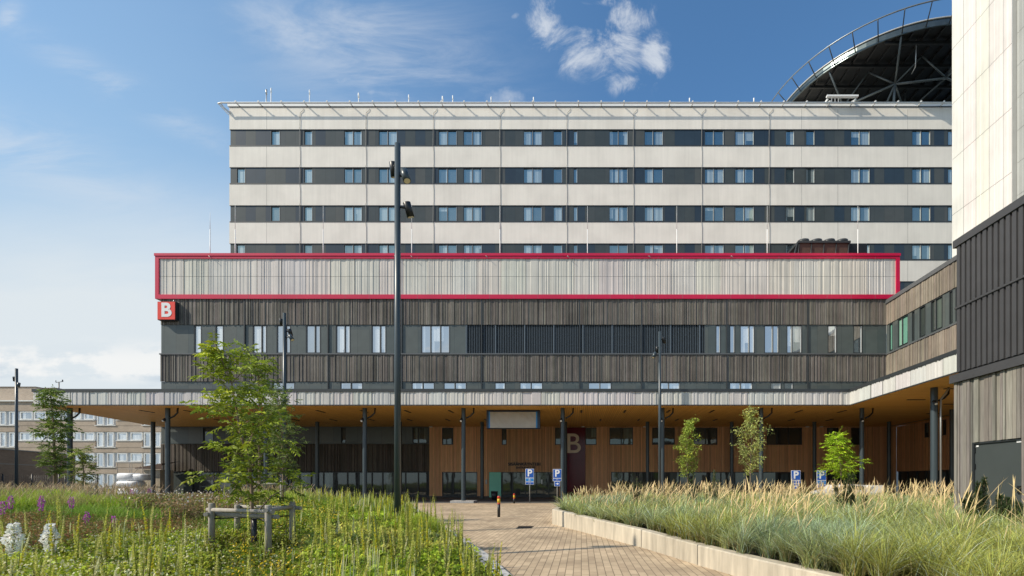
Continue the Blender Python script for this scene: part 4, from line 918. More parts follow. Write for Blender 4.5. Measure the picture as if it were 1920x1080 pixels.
# left bed
def left_bed():
    n=30000; y=5.0+22.5*rng.uniform(0,1,n)**1.35; x=np.zeros(n)
    kxs=np.array([kx_(v) for v in y]); x=kxs-.66-rng.uniform(0,1,n)**1.15*np.minimum(26,(y*1.22+kxs).clip(3)+2)
    # zones: (px-ish world x, y, rx, ry, type)
    PXs=CX+F*x/y
    ty=np.empty(n,dtype=object)
    green=Veg(); leaf=Veg(); fl=Veg(); brown=Veg()
    for i in range(n):
        X,Y,p=x[i],y[i],PXs[i]; zb=bedz(X,Y); nn=mnoise.noise(Vector((X*.7,Y*.5,1.))); n2=mnoise.noise(Vector((X*.25,Y*.25,5.))); n3=mnoise.noise(Vector((X*1.3,Y*1.3,9.)))
        wd=max(.007,.0011*Y); q=p+nn*110; yy=Y+n2*4
        B=np.array
        if q>565 and not (p<640 and 12<Y<17 and nn>0): t='leafy'
        elif yy<8.4: t='fore'
        elif yy<11.5: t=('heath' if n3>-.3 else 'grassy') if q<380 else ('grassy' if q<440 else 'yellow')
        elif yy<15: t='grassy' if q<300 or n3<-.2 else ('aster' if q<450 else 'yellow')
        elif q<255: t='tall'
        elif q<440: t='aster' if n3>-.25 else 'grassy'
        else: t='leafy' if n3>0 else 'tall'
        if 565>p>440 and yy<9 and n3>.15: t='yellow'
        low=1-.35*min(1,max(0,(Y-13)/6)) if 130<p<450 else 1
        s=(.9+.4*n3)*low*(.42 if 375<p<580 and Y<9.6 else 1)
        if mnoise.noise(Vector((X*1.7,Y*1.7,44.)))<-.42 and Y<16: continue
        if rng.uniform()<.06: green.blades(B([[X,Y,zb]]),rng.uniform(.4,.85),wd*.7,rng.uniform(.2,1.1),(.20,.13,.06),(.42,.30,.15))
        if t=='tall':
            k=9; P=B([X,Y,zb])+rng.normal(0,.14,(k,3))*B([1,1,0]); c=B((.33,.44,.05)) if nn>-.15 else B((.36,.35,.11))
            green.blades(P,rng.uniform(.45,.9,k)*low,wd*1.3,rng.uniform(.15,.8,k),cvar(c*.5,k),cvar(c*1.25,k))
            if rng.uniform()<.12: green.blades(P[:2],rng.uniform(.95,1.25,2),wd*.7,.4,cvar((.35,.28,.15),2),cvar((.45,.33,.2),2),ts=(0,.6,.75,.9,1),ws=(.4,.4,1.4,1,0))
        elif t=='grassy':
            k=10; P=B([X,Y,zb])+rng.normal(0,.12,(k,3))*B([1,1,0]); c=B((.20,.31,.04))*(1+.5*n3)
            green.blades(P,rng.uniform(.3,.7,k)*s,wd*1.0,rng.uniform(.2,1.,k),cvar(c*.4,k),cvar(c*1.3,k))
        elif t=='aster':
            k=5; P=B([X,Y,zb])+rng.normal(0,.12,(k,3))*B([1,1,0]); green.blades(P,rng.uniform(.4,.72,k)*low,wd*.9,rng.uniform(.05,.4,k),cvar((.07,.08,.03),k),cvar((.16,.14,.06),k))
            k=14; H=rng.uniform(.25,.75,k)*low; P=B([X,Y,zb])+rng.normal(0,.14,(k,3))*B([1,1,0]); P[:,2]+=H; D=rng.normal(size=(k,3)); D[:,2]+=.6
            brown.leaves(P,D,rng.uniform(.03,.07,k)*(1+Y*.03),.03*(1+Y*.02),cvar((.36,.25,.13),k,.4) if rng.uniform()<.65 else cvar((.2,.22,.06),k,.3))
            if rng.uniform()<.06:
                P=B([X,Y,zb+.75*low])+rng.normal(0,.08,(3,3)); fl.leaves(P,rng.normal(size=(3,3)),.045*(1+Y*.02),.045,cvar((.72,.66,.6),3,.1,.03))
        elif t=='heath':
            k=26; H=rng.uniform(.05,.42,k)*s; P=B([X,Y,zb])+rng.normal(0,.16,(k,3))*B([1,1,0]); P[:,2]+=H; D=rng.normal(size=(k,3)); D[:,2]+=.8
            c=(.33,.18,.075) if rng.uniform()<.5 else (.20,.22,.05); brown.leaves(P,D,rng.uniform(.03,.07,k),.025,cvar(c,k,.4))
            k=4; green.blades(B([X,Y,zb])+rng.normal(0,.1,(k,3))*B([1,1,0]),rng.uniform(.2,.5,k),wd*.7,.3,cvar((.1,.09,.04),k),cvar((.25,.2,.08),k))
        elif t=='yellow':
            k=20; H=rng.uniform(.05,.5,k)*s; P=B([X,Y,zb])+rng.normal(0,.14,(k,3))*B([1,1,0]); P[:,2]+=H; D=rng.normal(size=(k,3)); D[:,2]+=.5
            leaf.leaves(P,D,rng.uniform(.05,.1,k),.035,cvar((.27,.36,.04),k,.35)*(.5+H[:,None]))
            if rng.uniform()<.35:
                k=7; P=B([X,Y,zb+.42*s])+rng.normal(0,.10,(k,3)); fl.leaves(P,rng.normal(size=(k,3)),.036,.03,cvar((.85,.62,.03),k,.15,.05))
        elif t=='fore':
            k=24; H=rng.uniform(.03,.34,k)*s; P=B([X,Y,zb])+rng.normal(0,.15,(k,3))*B([1,1,0]); P[:,2]+=H; D=rng.normal(size=(k,3)); D[:,2]+=.4
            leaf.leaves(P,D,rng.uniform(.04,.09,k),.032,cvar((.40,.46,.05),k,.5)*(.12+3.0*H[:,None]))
            if rng.uniform()<.2:
                k=5; P=B([X,Y,zb+.33*s])+rng.normal(0,.08,(k,3)); fl.leaves(P,rng.normal(size=(k,3)),.035,.03,cvar((.68,.66,.38),k,.15,.05))
        else:
            if n3<-.45 and Y<13: k=4
            else: k=15
            H=rng.uniform(.03,.30,k)*s*(1.25 if Y>13 else 1); P=B([X,Y,zb])+rng.normal(0,.15,(k,3))*B([1,1,0]); P[:,2]+=H; D=rng.normal(size=(k,3)); D[:,2]*=.6; D[:,2]+=.25
            c=B((.34,.44,.04)) if n2>-.1 else B((.50,.52,.10))
            if n3<-.15: c=c*.55
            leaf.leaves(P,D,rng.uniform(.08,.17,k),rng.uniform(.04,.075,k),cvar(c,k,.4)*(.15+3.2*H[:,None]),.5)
            if n2>.15 and Y>11: green.blades(B([X,Y,zb])+rng.normal(0,.12,(6,3))*B([1,1,0]),rng.uniform(.4,.7,6),wd*1.2,rng.uniform(.2,.7,6),cvar((.12,.18,.03),6),cvar((.38,.46,.05),6))
    sp_=Veg(); ns=1500; yv=4.6+21.5*rng.uniform(0,1,ns)**1.3
    for Y in yv:
        k0=kx_(Y); z_=rng.uniform()
        X=k0-.68-abs(rng.normal(0,.22*Y)) if z_<.6 else k0-.6-rng.uniform(0,1)*(1.25*Y)
        p=CX+F*X/Y
        if p<560 and 9.5<Y: 
            if rng.uniform()>.18: continue
        if p<-60 or (375<p<580 and Y<9.8 and rng.uniform()<.8): continue
        if mnoise.noise(Vector((X*.6,Y*.6,31.)))<.0 and Y<17: continue
        h=rng.uniform(.35,.85)*(.85 if Y<7 else 1)*(1.1 if Y>17 else 1); cr_=rng.uniform(); ct=(.85,.82,.50) if cr_<.35 else ((.55,.62,.11) if cr_<.85 else (.85,.72,.08))
        for a_ in (0,1.6): sp_.blades(np.array([[X,Y,bedz(X,Y)]]),h,max(.009,.0012*Y),rng.uniform(0,.12),cvar((.18,.25,.05),1),cvar(ct,1,.2,.05),ts=(0,.4,.46,.6,.75,.9,1),ws=(.35,.35,1.1,.95,1.15,.7,0),az=np.array([a_+rng.uniform(0,.5)]))
    tag(sp_.build('distant_flower_spikes',M['grass']),'countless thin yellow green flower spikes standing among the leaves','flower spikes',kind='stuff')
    tag(green.build('meadow_grass',M['grass']),'mixed bright green and tan grasses in the flower bed left of the path','meadow grass',kind='stuff')
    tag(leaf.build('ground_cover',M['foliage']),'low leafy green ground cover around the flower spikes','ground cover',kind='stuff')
    tag(fl.build('small_flowers',M['flower']),'tiny yellow, cream and white blossoms scattered over the flower bed','small flowers',kind='stuff')
    tag(brown.build('seed_heads',M['foliage']),'brown heath and dry seed heads in the middle of the flower bed','seed heads',kind='stuff')
left_bed()

# flower spikes: individuals
def spike_mesh(h, colA, colB, seed, r=.016, dens=170, head=.55):
    rr=np.random.default_rng(seed); s=Veg()
    bend=rr.uniform(-.05,.05,2)
    def P(t): return np.stack([bend[0]*t*t*h*2,bend[1]*t*t*h*2,t*h],1)
    for a in (0,2.1,4.2): s.blades(np.zeros((1,3)),h,.012,0.02,(.16,.19,.04),(.2,.22,.05),ts=(0,.5,1),ws=(1,.8,.2),az=np.array([a]))
    t=1-head+head*rr.uniform(0,1,dens); p=P(t); az=rr.uniform(0,6.28,dens); D=np.stack([np.cos(az),np.sin(az),rr.uniform(.2,.9,dens)],1)
    w=(1.15-(t-(1-head))/head)*r*1.9+.006; k=rr.uniform(0,1,(dens,1))
    s.leaves(p,D,w,w*.85,np.array(colA)*k+np.array(colB)*(1-k),.1)
    t=rr.uniform(.03,.4,14); az=rr.uniform(0,6.28,14); s.leaves(P(t),np.stack([np.cos(az),np.sin(az),rr.uniform(.1,.6,14)],1),.09,.03,(.12,.2,.03),.3)
    o=s.build('flower_spike',M['foliage']); return o
protos=[spike_mesh(.85,(.60,.62,.14),(.85,.80,.42),1),spike_mesh(1.0,(.50,.56,.09),(.72,.68,.20),2),spike_mesh(.7,(.88,.84,.62),(.65,.66,.3),3),spike_mesh(.9,(.85,.68,.05),(.5,.58,.08),4)]
SG='candle like flower spikes in the bed left of the path'
labs=['slim pale green flower spike rising from the leafy bed, one of many alike','slim tall olive green flower spike rising from the bed, one of many alike','slim cream white flower spike rising from the bed, one of many alike','slim yellow tipped flower spike rising from the bed, one of many alike']
used=[0]*4
def put_spike(k,X,Y,z,sc,rz,tilt):
    o=protos[k]
    if used[k]: o=protos[k].copy(); COL.objects.link(o)
    used[k]=1; o.location=(X,Y,z); o.scale=(.85+max(0,(Y-9))*.04,)*2+(sc,); o.rotation_euler=(tilt[0],tilt[1],rz); tag(o,labs[k],'flower spike',SG+' (%s)'%('pale green','olive','cream','yellow')[k])
cnt=0
while cnt<285:
    Y=R.uniform(5.2,25)
    if cnt%5==0: Y=R.uniform(17,26)
    zone=R.random(); kx0=kx_(Y)
    if zone<.45: X=kx0-.68-abs(R.gauss(0,.16*Y)); 
    elif zone<.92: Y=R.uniform(4.9,8.8); kx0=kx_(Y); X=kx0-.6-R.random()*1.25*Y
    else: X=kx0-R.uniform(4,15)
    if X<-1.25*Y or (375<CX+F*X/Y<580 and Y<9.8 and R.random()<.75): continue
    if Y>16 and PX(0,1) and CX+F*X/Y<560: continue
    k=R.choices([0,1,2,3],[4,3,2,1.2])[0]
    if CX+F*X/Y>700: k=R.choices([0,1,2,3],[3,4,1,2])[0]
    put_spike(k,X,Y,bedz(X,Y),R.uniform(.75,1.2)*(1 if Y>6.5 else .8),R.uniform(0,6.28),(R.uniform(-.07,.07),R.uniform(-.07,.07))); cnt+=1
# a few leaning spikes at the path edge
for (px,Yb,s) in ((925,8.4,.5),(940,8.6,.45),(960,7.0,.55),(985,7.1,.4),(985+0,7.2,.5),(850,11.8,1.0),(832,12,1.1),(818,13,1.2),(838,11.4,.9),(806,13.5,1.1)):
    X=PX(px,Yb) if px<900 else min(PX(px,Yb),kx_(Yb)-.46); put_spike(R.choice((0,1)),X,Yb,bedz(X,Yb),s,R.uniform(0,6),(.05,.08))

def big_flower(x,ytop,D,h,col,label,group,name,dens=260,r=.05,headlen=.4,cat='flower'):
    X=PX(x,D); zt_=PZ(ytop,D); zb=bedz(X,D); H=zt_-zb; t=thing(name,label,cat,(X,D,zb),group)
    m=MB(); m.path([(X,D,zb),(X+.01,D,zb+H*.5),(X,D,zt_-.02)],[.008,.007,.004],5); m.build('stem',mat('stem_'+name,(.12,.2,.04),.6),t) if 'stem_'+name not in bpy.data.materials else m.build('stem',bpy.data.materials['stem_'+name],t)
    s=Veg(); n=dens; tt=rng.uniform(0,1,n); az=rng.uniform(0,6.28,n); rad=r*np.sin(np.pi*np.clip(tt*.9+.04,0,1))**.9*(.72+.28*np.sin(tt*11+az*2))*rng.uniform(.3,1.15,n)**.7+.004
    P=np.stack([X+np.cos(az)*rad,D+np.sin(az)*rad,zt_-headlen*(1-tt)],1); Dd=np.stack([np.cos(az),np.sin(az),rng.uniform(-.2,.8,n)],1)
    s.leaves(P,Dd,.03 if r<.06 else .055,.028 if r<.06 else .05,cvar(col,n,.18,.05),.1); s.build('blossom',M['flower'],t)
big_flower(26,982,7.2,1,(.92,.92,.88),'tall white phlox like flower head at the far left of the bed','white flower heads','white_flower',300,.085,.5)
big_flower(94,984,7.6,1,(.92,.92,.88),'tall white flower head, the right one of two at the left','white flower heads','white_flower',260,.075,.47)
for i,(x,y,D,l) in enumerate([(20,930,11,'purple flower spike, lower one beside the left lamp post'),(77,935,11.5,'purple flower spike in the grass, left of the first white flower'),(78,930,12.5,'purple flower spike, slightly behind its neighbour at the left'),(134,932,12.,'purple flower spike above the brown heath'),(5,940,11,'purple flower spike cut by the left photo edge'),(163,960,10.6,'small purple flower spike low in the middle grass'),(213,968,10.5,'purple flower spike above the dark hollow in the bed'),(280,915,19,'far purple flower clump near the columns'),(247,918,18,'far purple flower clump left of the columns')]):
    big_flower(x,y,D,1,(.55,.13,.52),l,'purple flower spikes','purple_flower',150,.048,.3)

# ------------------------------------------------------------------ trees
def tree(name,label,cat,base,trunk,r0,prof,leafc,nl,seed,leaflen=.07,leafw=.025,limbs=26,compound=True,group=None,droop=.3,spray=.2,up=.55,side=None):
    """trunk: list of points (x,y,z) in world. prof: function t(0..1 along crown)->radius, t0 = where the crown starts"""
    rr=random.Random(seed); t=thing(name,label,cat,base,group); tr=MB()
    P=[Vector(p) for p in trunk]; n=len(P); rad=[r0*(1-.85*i/(n-1)) for i in range(n)]; tr.path(P,rad,8)
    L=[0]
    for i in range(n-1): L.append(L[-1]+(P[i+1]-P[i]).length)
    def at(s):
        s*=L[-1]
        for i in range(n-1):
            if L[i+1]>=s: k=(s-L[i])/(L[i+1]-L[i]); return P[i].lerp(P[i+1],k)
        return P[-1]
    t0,fn=prof; tips=[]; az=rr.uniform(0,6)
    for k in range(limbs):
        c=(k+rr.random())/limbs; s=t0+(1-t0)*c*.97; az+=2.4+rr.uniform(-.4,.4); ln=fn(c)*rr.uniform(.45,1.25)
        if side: ln*=side(az)
        a=at(s); d=Vector((math.cos(az),math.sin(az),up+rr.uniform(-.2,.3))); d.normalize(); m1=a+d*ln*.5+Vector((0,0,ln*.06)); e=a+d*ln+Vector((0,0,-ln*.12*droop*3))
        rb=max(.006,r0*.38*(1-c)+.006); tr.path([a,m1,e],[rb,rb*.6,.003],5,caps=False)
        for j in range(max(2,int(nl/limbs*(.4+fn(c)/max(fn(x/10) for x in range(11)))))):
            f=rr.uniform(.22,1.02); q=(a.lerp(m1,f*2) if f<.5 else m1.lerp(e,min(1,f*2-1))); dd=Vector((rr.gauss(0,1),rr.gauss(0,1),rr.gauss(.25,.8))).normalized()
            dd=(dd+d*.6).normalized(); q2=q+dd*rr.uniform(.2,.9)*ln*.32; 
            if j%2==0: tr.path([q,q2],[.004,.002],3,caps=False)
            tips.append((q2,dd))
    for j in range(int(nl*.06)): s=rr.uniform(.85,1); dd=Vector((rr.gauss(0,1),rr.gauss(0,1),.6)).normalized(); tips.append((at(s)+dd*.04,dd))
    tr.build('trunk',M['bark'],t)
    v=Veg(); A=[];Dn=[];Cc=[]
    top=P[-1].z; bot=at(t0).z
    for (q,dd) in tips:
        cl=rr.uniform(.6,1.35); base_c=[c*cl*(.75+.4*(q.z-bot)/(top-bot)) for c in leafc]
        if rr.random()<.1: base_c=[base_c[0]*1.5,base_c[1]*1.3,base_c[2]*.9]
        if compound:
            ax=Vector((dd.x,dd.y,dd.z*.6-rr.uniform(-.1,.7))).normalized(); sd=ax.cross(Vector((0,0,1))).normalized()
            for i in range(4):
                b=q+ax*(spray*(i+.5)/4)+Vector((0,0,-spray*.12*(i/4)**2))
                for sgn in (-1,1): A.append(b); Dn.append(ax*.55+sd*sgn+Vector((0,0,rr.uniform(-.3,.15)))); Cc.append(base_c)
            A.append(q+ax*spray); Dn.append(ax); Cc.append(base_c)
        else:
            for i in range(5): A.append(q+Vector((rr.gauss(0,1),rr.gauss(0,1),rr.gauss(0,1)))*spray*.35); Dn.append(dd+Vector((rr.gauss(0,.7),rr.gauss(0,.7),rr.gauss(-.3,.5)))); Cc.append(base_c)
    A=np.array([tuple(a) for a in A]); Dn=np.array([tuple(a) for a in Dn]); Cc=np.array(Cc); nn=len(A)
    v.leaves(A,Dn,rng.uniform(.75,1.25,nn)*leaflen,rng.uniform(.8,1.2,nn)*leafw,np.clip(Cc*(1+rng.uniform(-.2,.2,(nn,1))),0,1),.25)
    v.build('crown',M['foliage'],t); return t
D=9.4; W_=lambda x,y,dy=0:(PX(x,D),D+dy,PZ(y,D))
zb=bedz(PX(475,D),D)
tree('young_tree','young rowan like tree with open crown growing inside the log stake frame in front','tree',(PX(475,D),D,zb),
     [(PX(475,D),D,zb-.05),W_(473,960),W_(472,918),W_(462,858,.05),W_(447,812,.05),W_(437,769,.1),W_(431,718,.05),W_(414,671),W_(400,638)],.035,
     (.13,lambda c:(.52+.42*math.sin(min(1,c*1.7+.25)*math.pi*.62))*(1 if c<.55 else max(.12,1-(c-.55)*1.95))),(.27,.34,.035),350,5,.105,.046,21,spray=.22,up=.85,side=lambda a:1.12 if math.cos(a)>-.2 else .95)
# side stem
D=9.7; 
# second tree
D=17.; zb2=bedz(PX(487,D),D)
tree('young_tree','second young tree standing behind the staked one, denser crown reaching to the right','tree',(PX(487,D),D,zb2),
     [(PX(487,D),D,zb2-.05),(PX(486,D),D,PZ(900,D)),(PX(487,D),D,PZ(840,D)),(PX(488,D),D,PZ(780,D)),(PX(484,D),D,PZ(700,D)),(PX(482,D),D,PZ(672,D))],.06,
     (.34,lambda c:.85*math.sin(min(1,c+.3)*math.pi*.78)+.12),(.22,.29,.045),300,9,.11,.048,24,up=.9,spray=.24)
D=16.; zb3=bedz(PX(528,D),D)
tree('young_tree','slender young tree right of the staked one with small grey green leaves','tree',(PX(530,D),D,zb3),
     [(PX(530,D),D,zb3-.05),(PX(531,D),D,PZ(900,D)),(PX(530,D),D,PZ(840,D)),(PX(527,D),D,PZ(780,D)),(PX(520,D),D,PZ(735,D))],.04,
     (.25,lambda c:.6*math.sin(min(1,c+.25)*math.pi*.8)+.1),(.18,.24,.07),330,19,.08,.034,26,up=.9,spray=.18)
D=20.; zb=bedz(PX(103,D),D)
tree('young_tree','young tree with a narrow dark green crown left of the canopy column','tree',(PX(103,D),D,zb),
     [(PX(103,D),D,zb-.05),(PX(103,D),D,PZ(870,D)),(PX(101,D),D,PZ(820,D)),(PX(98,D),D,PZ(770,D)),(PX(93,D),D,PZ(728,D))],.06,
     (.26,lambda c:(.62 if math.sin(c*17)>-.2 else .36)*(math.sin(min(1,c*.85+.2)*math.pi*.83))**.8*(1 if c<.75 else 1-(c-.75)*2.2)+.06),(.17,.24,.045),380,12,.12,.05,24,up=.9,spray=.26)
D=26.; zb=.5
tree('sapling','small thin sapling with sparse leaves between the left columns','tree',(PX(156,D),D,zb),
     [(PX(157,D),D,zb-.1),(PX(157,D),D,PZ(890,D)),(PX(155,D),D,PZ(865,D)),(PX(146,D),D,PZ(843,D))],.04,
     (.3,lambda c:.62*math.sin(min(1,c+.25)*math.pi*.8)+.08),(.2,.25,.05),170,15,.12,.05,16,spray=.26)
GR='young trees in the grass bed before the wood wall'
D=24.; tree('young_tree','narrow upright young tree with mid green leaves, left one before the wood wall','tree',(PX(1289,D),D,.34),
     [(PX(1289,D),D,.3),(PX(1289,D),D,PZ(890,D)),(PX(1288,D),D,PZ(840,D)),(PX(1293,D),D,PZ(789,D))],.04,
     (.34,lambda c:.56*math.sin(min(1,c+.22)*math.pi*.8)+.05),(.32,.40,.07),400,21,.10,.05,26,compound=False,group=GR,spray=.22)
D=22.; tree('young_tree','slightly taller young tree with pale olive leaves beside a column, middle one','tree',(PX(1408,D),D,.34),
     [(PX(1407,D),D,.3),(PX(1407,D),D,PZ(880,D)),(PX(1409,D),D,PZ(830,D)),(PX(1405,D),D,PZ(767,D))],.035,
     (.33,lambda c:.72*math.sin(min(1,c*.95+.2)*math.pi*.8)*(1.0 if c<.5 else 1-(c-.5))+.06),(.40,.44,.14),380,23,.11,.045,26,compound=False,group=GR,spray=.26)
D=22.; tree('young_tree','small bright lime green tree with feathery layered leaves','tree',(PX(1576,D),D,.34),
     [(PX(1576,D),D,.3),(PX(1577,D),D,PZ(880,D)),(PX(1572,D),D,PZ(845,D)),(PX(1566,D),D,PZ(810,D))],.03,
     (.42,lambda c:.78*max(0,1-c)**.75*(min(1,c*5+.6))+.08),(.36,.52,.03),300,27,.12,.04,20,group=GR,spray=.34,up=.12)
def pine(x,D,top,w,label,dark=1.,n=420,seed=1):
    X=PX(x,D); zb=.34; zt_=PZ(top,D); rr=random.Random(seed); t=thing('pine_shrub',label,'shrub',(X,D,zb),'dark pine shrubs in the grass bed'); m=MB(); A=[];Dn=[]
    for k in range(9):
        a=rr.uniform(0,6.28); r=w*rr.uniform(.1,.9); h=(zt_-zb)*rr.uniform(.55,1) if k else zt_-zb; r=r if k else .02
        b=Vector((X,D,zb)); e=Vector((X+r*math.cos(a),D+r*math.sin(a),zb+h)); m1=b.lerp(e,.4)+Vector((r*.3*math.cos(a),r*.3*math.sin(a),-.05)); m.path([b,m1,e],[.02,.014,.005],5,caps=False)
        for j in range(n//9):
            f=rr.uniform(.2,1); q=(b.lerp(m1,f*2) if f<.5 else m1.lerp(e,f*2-1)); dd=Vector((rr.gauss(0,1),rr.gauss(0,1),1.)).normalized(); L_=rr.uniform(.05,.22)*(1.15-f)
            tip=q+dd*L_; 
            for s in range(7): A.append(tuple(q.lerp(tip,s/6))); Dn.append((dd.x+rr.gauss(0,.8),dd.y+rr.gauss(0,.8),dd.z+rr.gauss(0,.5)))
    m.build('stems',M['bark'],t); v=Veg(); nn=len(A)
    v.leaves(np.array(A),np.array(Dn),rng.uniform(.05,.09,nn),max(.008,.0009*D),cvar((.055*dark,.085*dark,.03*dark),nn,.4,.1),.0); v.build('needles',M['foliage'],t)
pine(1845,10.6,898,.75,'dark pine shrub in front of the grey door, tallest at the right',.9,2400,1)
pine(1885,9.6,935,.6,'low spreading dark pine shrub at the right photo edge',1.0,1600,2)
pine(1600,14.,890,.7,'dark pine shrub in the grass below the lime green tree',.9,1300,3)
pine(1340,20.,882,.75,'dark shrub at the foot of the narrow young tree',1.3,420,4)
pine(1195,19.,893,.4,'small dark shrub in the left half of the grass bed',1.2,300,5)
pine(1300,19.,892,.5,'dark shrub just left of the narrow young tree',1.2,300,6)

# stake frames
def stake_frame(posts, hs, label, rails, rr_=.055):
    c=(sum(p[0] for p in posts)/4,sum(p[1] for p in posts)/4,0); t=thing('stake_frame',label,'tree stakes',c,'log stake frames around young trees')
    for (X,Y),h in zip(posts,hs):
        m=MB(); m.path([(X,Y,0),(X,Y,h-.02),(X,Y,h)],[rr_,rr_*.97,rr_*.8],12); m.build('post',M['post'],t)
    for (a,b,z,o_) in rails:
        A=Vector((*posts[a],z)); B=Vector((*posts[b],z)); d=(B-A).normalized(); nrm=Vector((d.y,-d.x,0))*o_
        m=MB(); m.path([A-d*.12+nrm,B+d*.12+nrm],rr_*.72,10); m.build('rail',M['post'],t)
    return t
fp=[(PX(397,9.2),9.2),(PX(503,8.6),8.6),(PX(548,9.7),9.7),(PX(445,10.2),10.2)]
sf=stake_frame(fp,[1.18,1.17,1.19,1.10],'weathered grey log frame of four posts around the front tree',[(0,1,1.05,.0),(1,2,1.08,.0),(2,3,1.05,.09),(3,0,.97,.05),(0,1,.955,-.09)])
m=MB(); m.path([(fp[0][0],fp[0][1],.88),(PX(475,9.3),9.3,.9),(fp[2][0],fp[2][1],.9)],.014,5); m.path([(fp[1][0],fp[1][1],.88),(PX(475,9.5),9.35,.9),(fp[3][0],fp[3][1],.9)],.014,5); m.build('tie_strap',M['black'],sf)
m=MB(); m.path([(PX(475,9.35),9.38,.02),(PX(475,9.35),9.38,.95)],.045,8); m.build('support_stake',M['black'],sf)
q=17.3; stake_frame([(PX(473,q-.6),q-.6),(PX(528,q-.6),q-.6),(PX(533,q+.5),q+.5),(PX(480,q+.5),q+.5)],[1.62,1.6,1.6,1.6],'far log frame around the second tree behind',[(0,1,1.5,0),(1,2,1.52,0),(2,3,1.5,0),(3,0,1.48,0)],.05)

# ------------------------------------------------------------------ vehicle partly hidden behind the grass
D=29.; t=thing('parked_van','white low van with open flat box parked behind the tall grass at right','van',(PX(1600,D),D,0)); k=lambda x,y:(PX(x,D),PZ(y,D))
m=MB(); prof=[(1543,940),(1543,927),(1549,922),(1563,918.5),(1570,917.5),(1578,909.5),(1600,908),(1622,909.5),(1627,919),(1627,941)]
pts=[k(*p) for p in prof]; n=len(pts)
for s in (D,D+1.75): m.poly([(a,s,b) for a,b in (pts if s==D else pts[::-1])])
for i in range(n): a,b=pts[i],pts[(i+1)%n]; m.quad((a[0],D,a[1]),(a[0],D+1.75,a[1]),(b[0],D+1.75,b[1]),(b[0],D,b[1]))
m.build('body',mat('van_white',(.62,.62,.64),.3,var=.05,coat=.5),t)
m=MB(); wp=[k(*p) for p in ((1571,918),(1579,911),(1592,910),(1592,918))]; m.poly([(a,D-.01,b) for a,b in wp]); wp=[k(*p) for p in ((1595,918),(1595,910),(1618,911),(1622,918))]; m.poly([(a,D-.01,b) for a,b in wp]); m.build('side_window',M['glassg'],t)
m=MB(); m.box(*[PX(1628,D),PX(1657,D)],D,D+1.7,PZ(940,D),PZ(910,D)); m.build('cargo_box',M['white'],t)
for x in (1558,1642,):
    w=MB(); w.tube((PX(x,D),D-.02,.33),(PX(x,D),D+.2,.33),.33,18); w=w.build('wheel',M['black'],t)
    w2=MB(); w2.tube((PX(x,D),D-.04,.33),(PX(x,D),D-.021,.33),.19,14); w2.build('rim',M['steel'],w)
m=MB(); m.box(PX(1655,D),PX(1657.2,D),D-.03,D-.002,PZ(928,D),PZ(921,D)); m.build('tail_light',M['orange'],t)
m=MB()
for y in (914,916.5,919): m.box(PX(1631,D),PX(1640-(y-914)*.5,D),D-.012,D-.004,PZ(y+.5,D),PZ(y,D))
m.build('side_lettering',M['trim'],t)

# ------------------------------------------------------------------ background left
DO=75.; fo=FRONT(DO); O=lambda x: PX(x,DO); OZ=lambda y: PZ(y,DO)
ob=thing('brick_building','old pale brick hospital wing with rows of white framed windows, behind the canopy at left','building',(O(150),DO+5,0))
rows=[(770.5,788,798),(809.5,827,839),(848.5,866.5,876.5),(888,906,916.5)]
pairs=[(-60,-32),(-12,20+6),(178,218),(268,308)]  # lowered window pairs
pairs=[(-2,31),(180,216),(268,304)]
m=MB(); zt2=OZ(753)
z=zt2
oh=[]
for (a,b,c) in rows:
    m.fbox(fo,O(-160),O(470),-.3,0,OZ(a),z)
    u=O(-160)
    for (p,q) in pairs: m.fbox(fo,u,O(p)-.1,-.3,0.03,OZ(c)+.0,OZ(b)); u=O(q)+.1
    m.fbox(fo,u,O(470),-.3,0.03,OZ(c),OZ(b)); z=OZ(c)
m.fbox(fo,O(-160),O(470),-.3,0,0,z); m.box(O(470)-.4,O(470),DO+.3,DO+12,0,zt2)
m.build('wall',M['beige'],ob)
m=MB(); m.fbox(fo,O(-160),O(470),-12,.25,OZ(753),OZ(751)); m.build('roof_edge',M['white'],ob)
m=MB(); m.box(O(-160),PX(40,DO),DO+2,DO+14,OZ(752),PZ(726,DO+2)); m.build('penthouse',M['beige'],ob)
m=MB(); m.box(PX(-165,DO),PX(41,DO),DO+1.9,DO+14.1,PZ(726,DO+2)+.002,PZ(725,DO+2)); m.build('penthouse_edge',M['brown'],ob)
m=MB(); m.box(PX(40,DO)+.01,PX(66,DO),DO+3,DO+14,OZ(752),PZ(727,DO+3)); m.build('penthouse_side',M['brown'],ob)
wp=MB()
for (a,b,c) in rows:
    wp.fbox(fo,O(-160),O(470),-.32,-.2,OZ(b),OZ(a))
    for (p,q) in pairs: wp.fbox(fo,O(p)-.1,O(q)+.1,-.32,-.2,OZ(c),OZ(b))
wp.build('white_infill',mat('white_infill',(.62,.64,.66),.5,var=.06),ob)
sl=MB()
for (a,b,c) in rows:
    for (p,q) in pairs: sl.fbox(fo,O(p)-.15,O(q)+.15,-.05,.12,OZ(c)-.02,OZ(c)+.08)
    u=-160
    for (p,q) in pairs+[(470,470)]: sl.fbox(fo,O(u),O(p)-.16,-.05,.12,OZ(b)-.02,OZ(b)+.08); u=q+2
sl.build('window_sill',M['white'],ob)
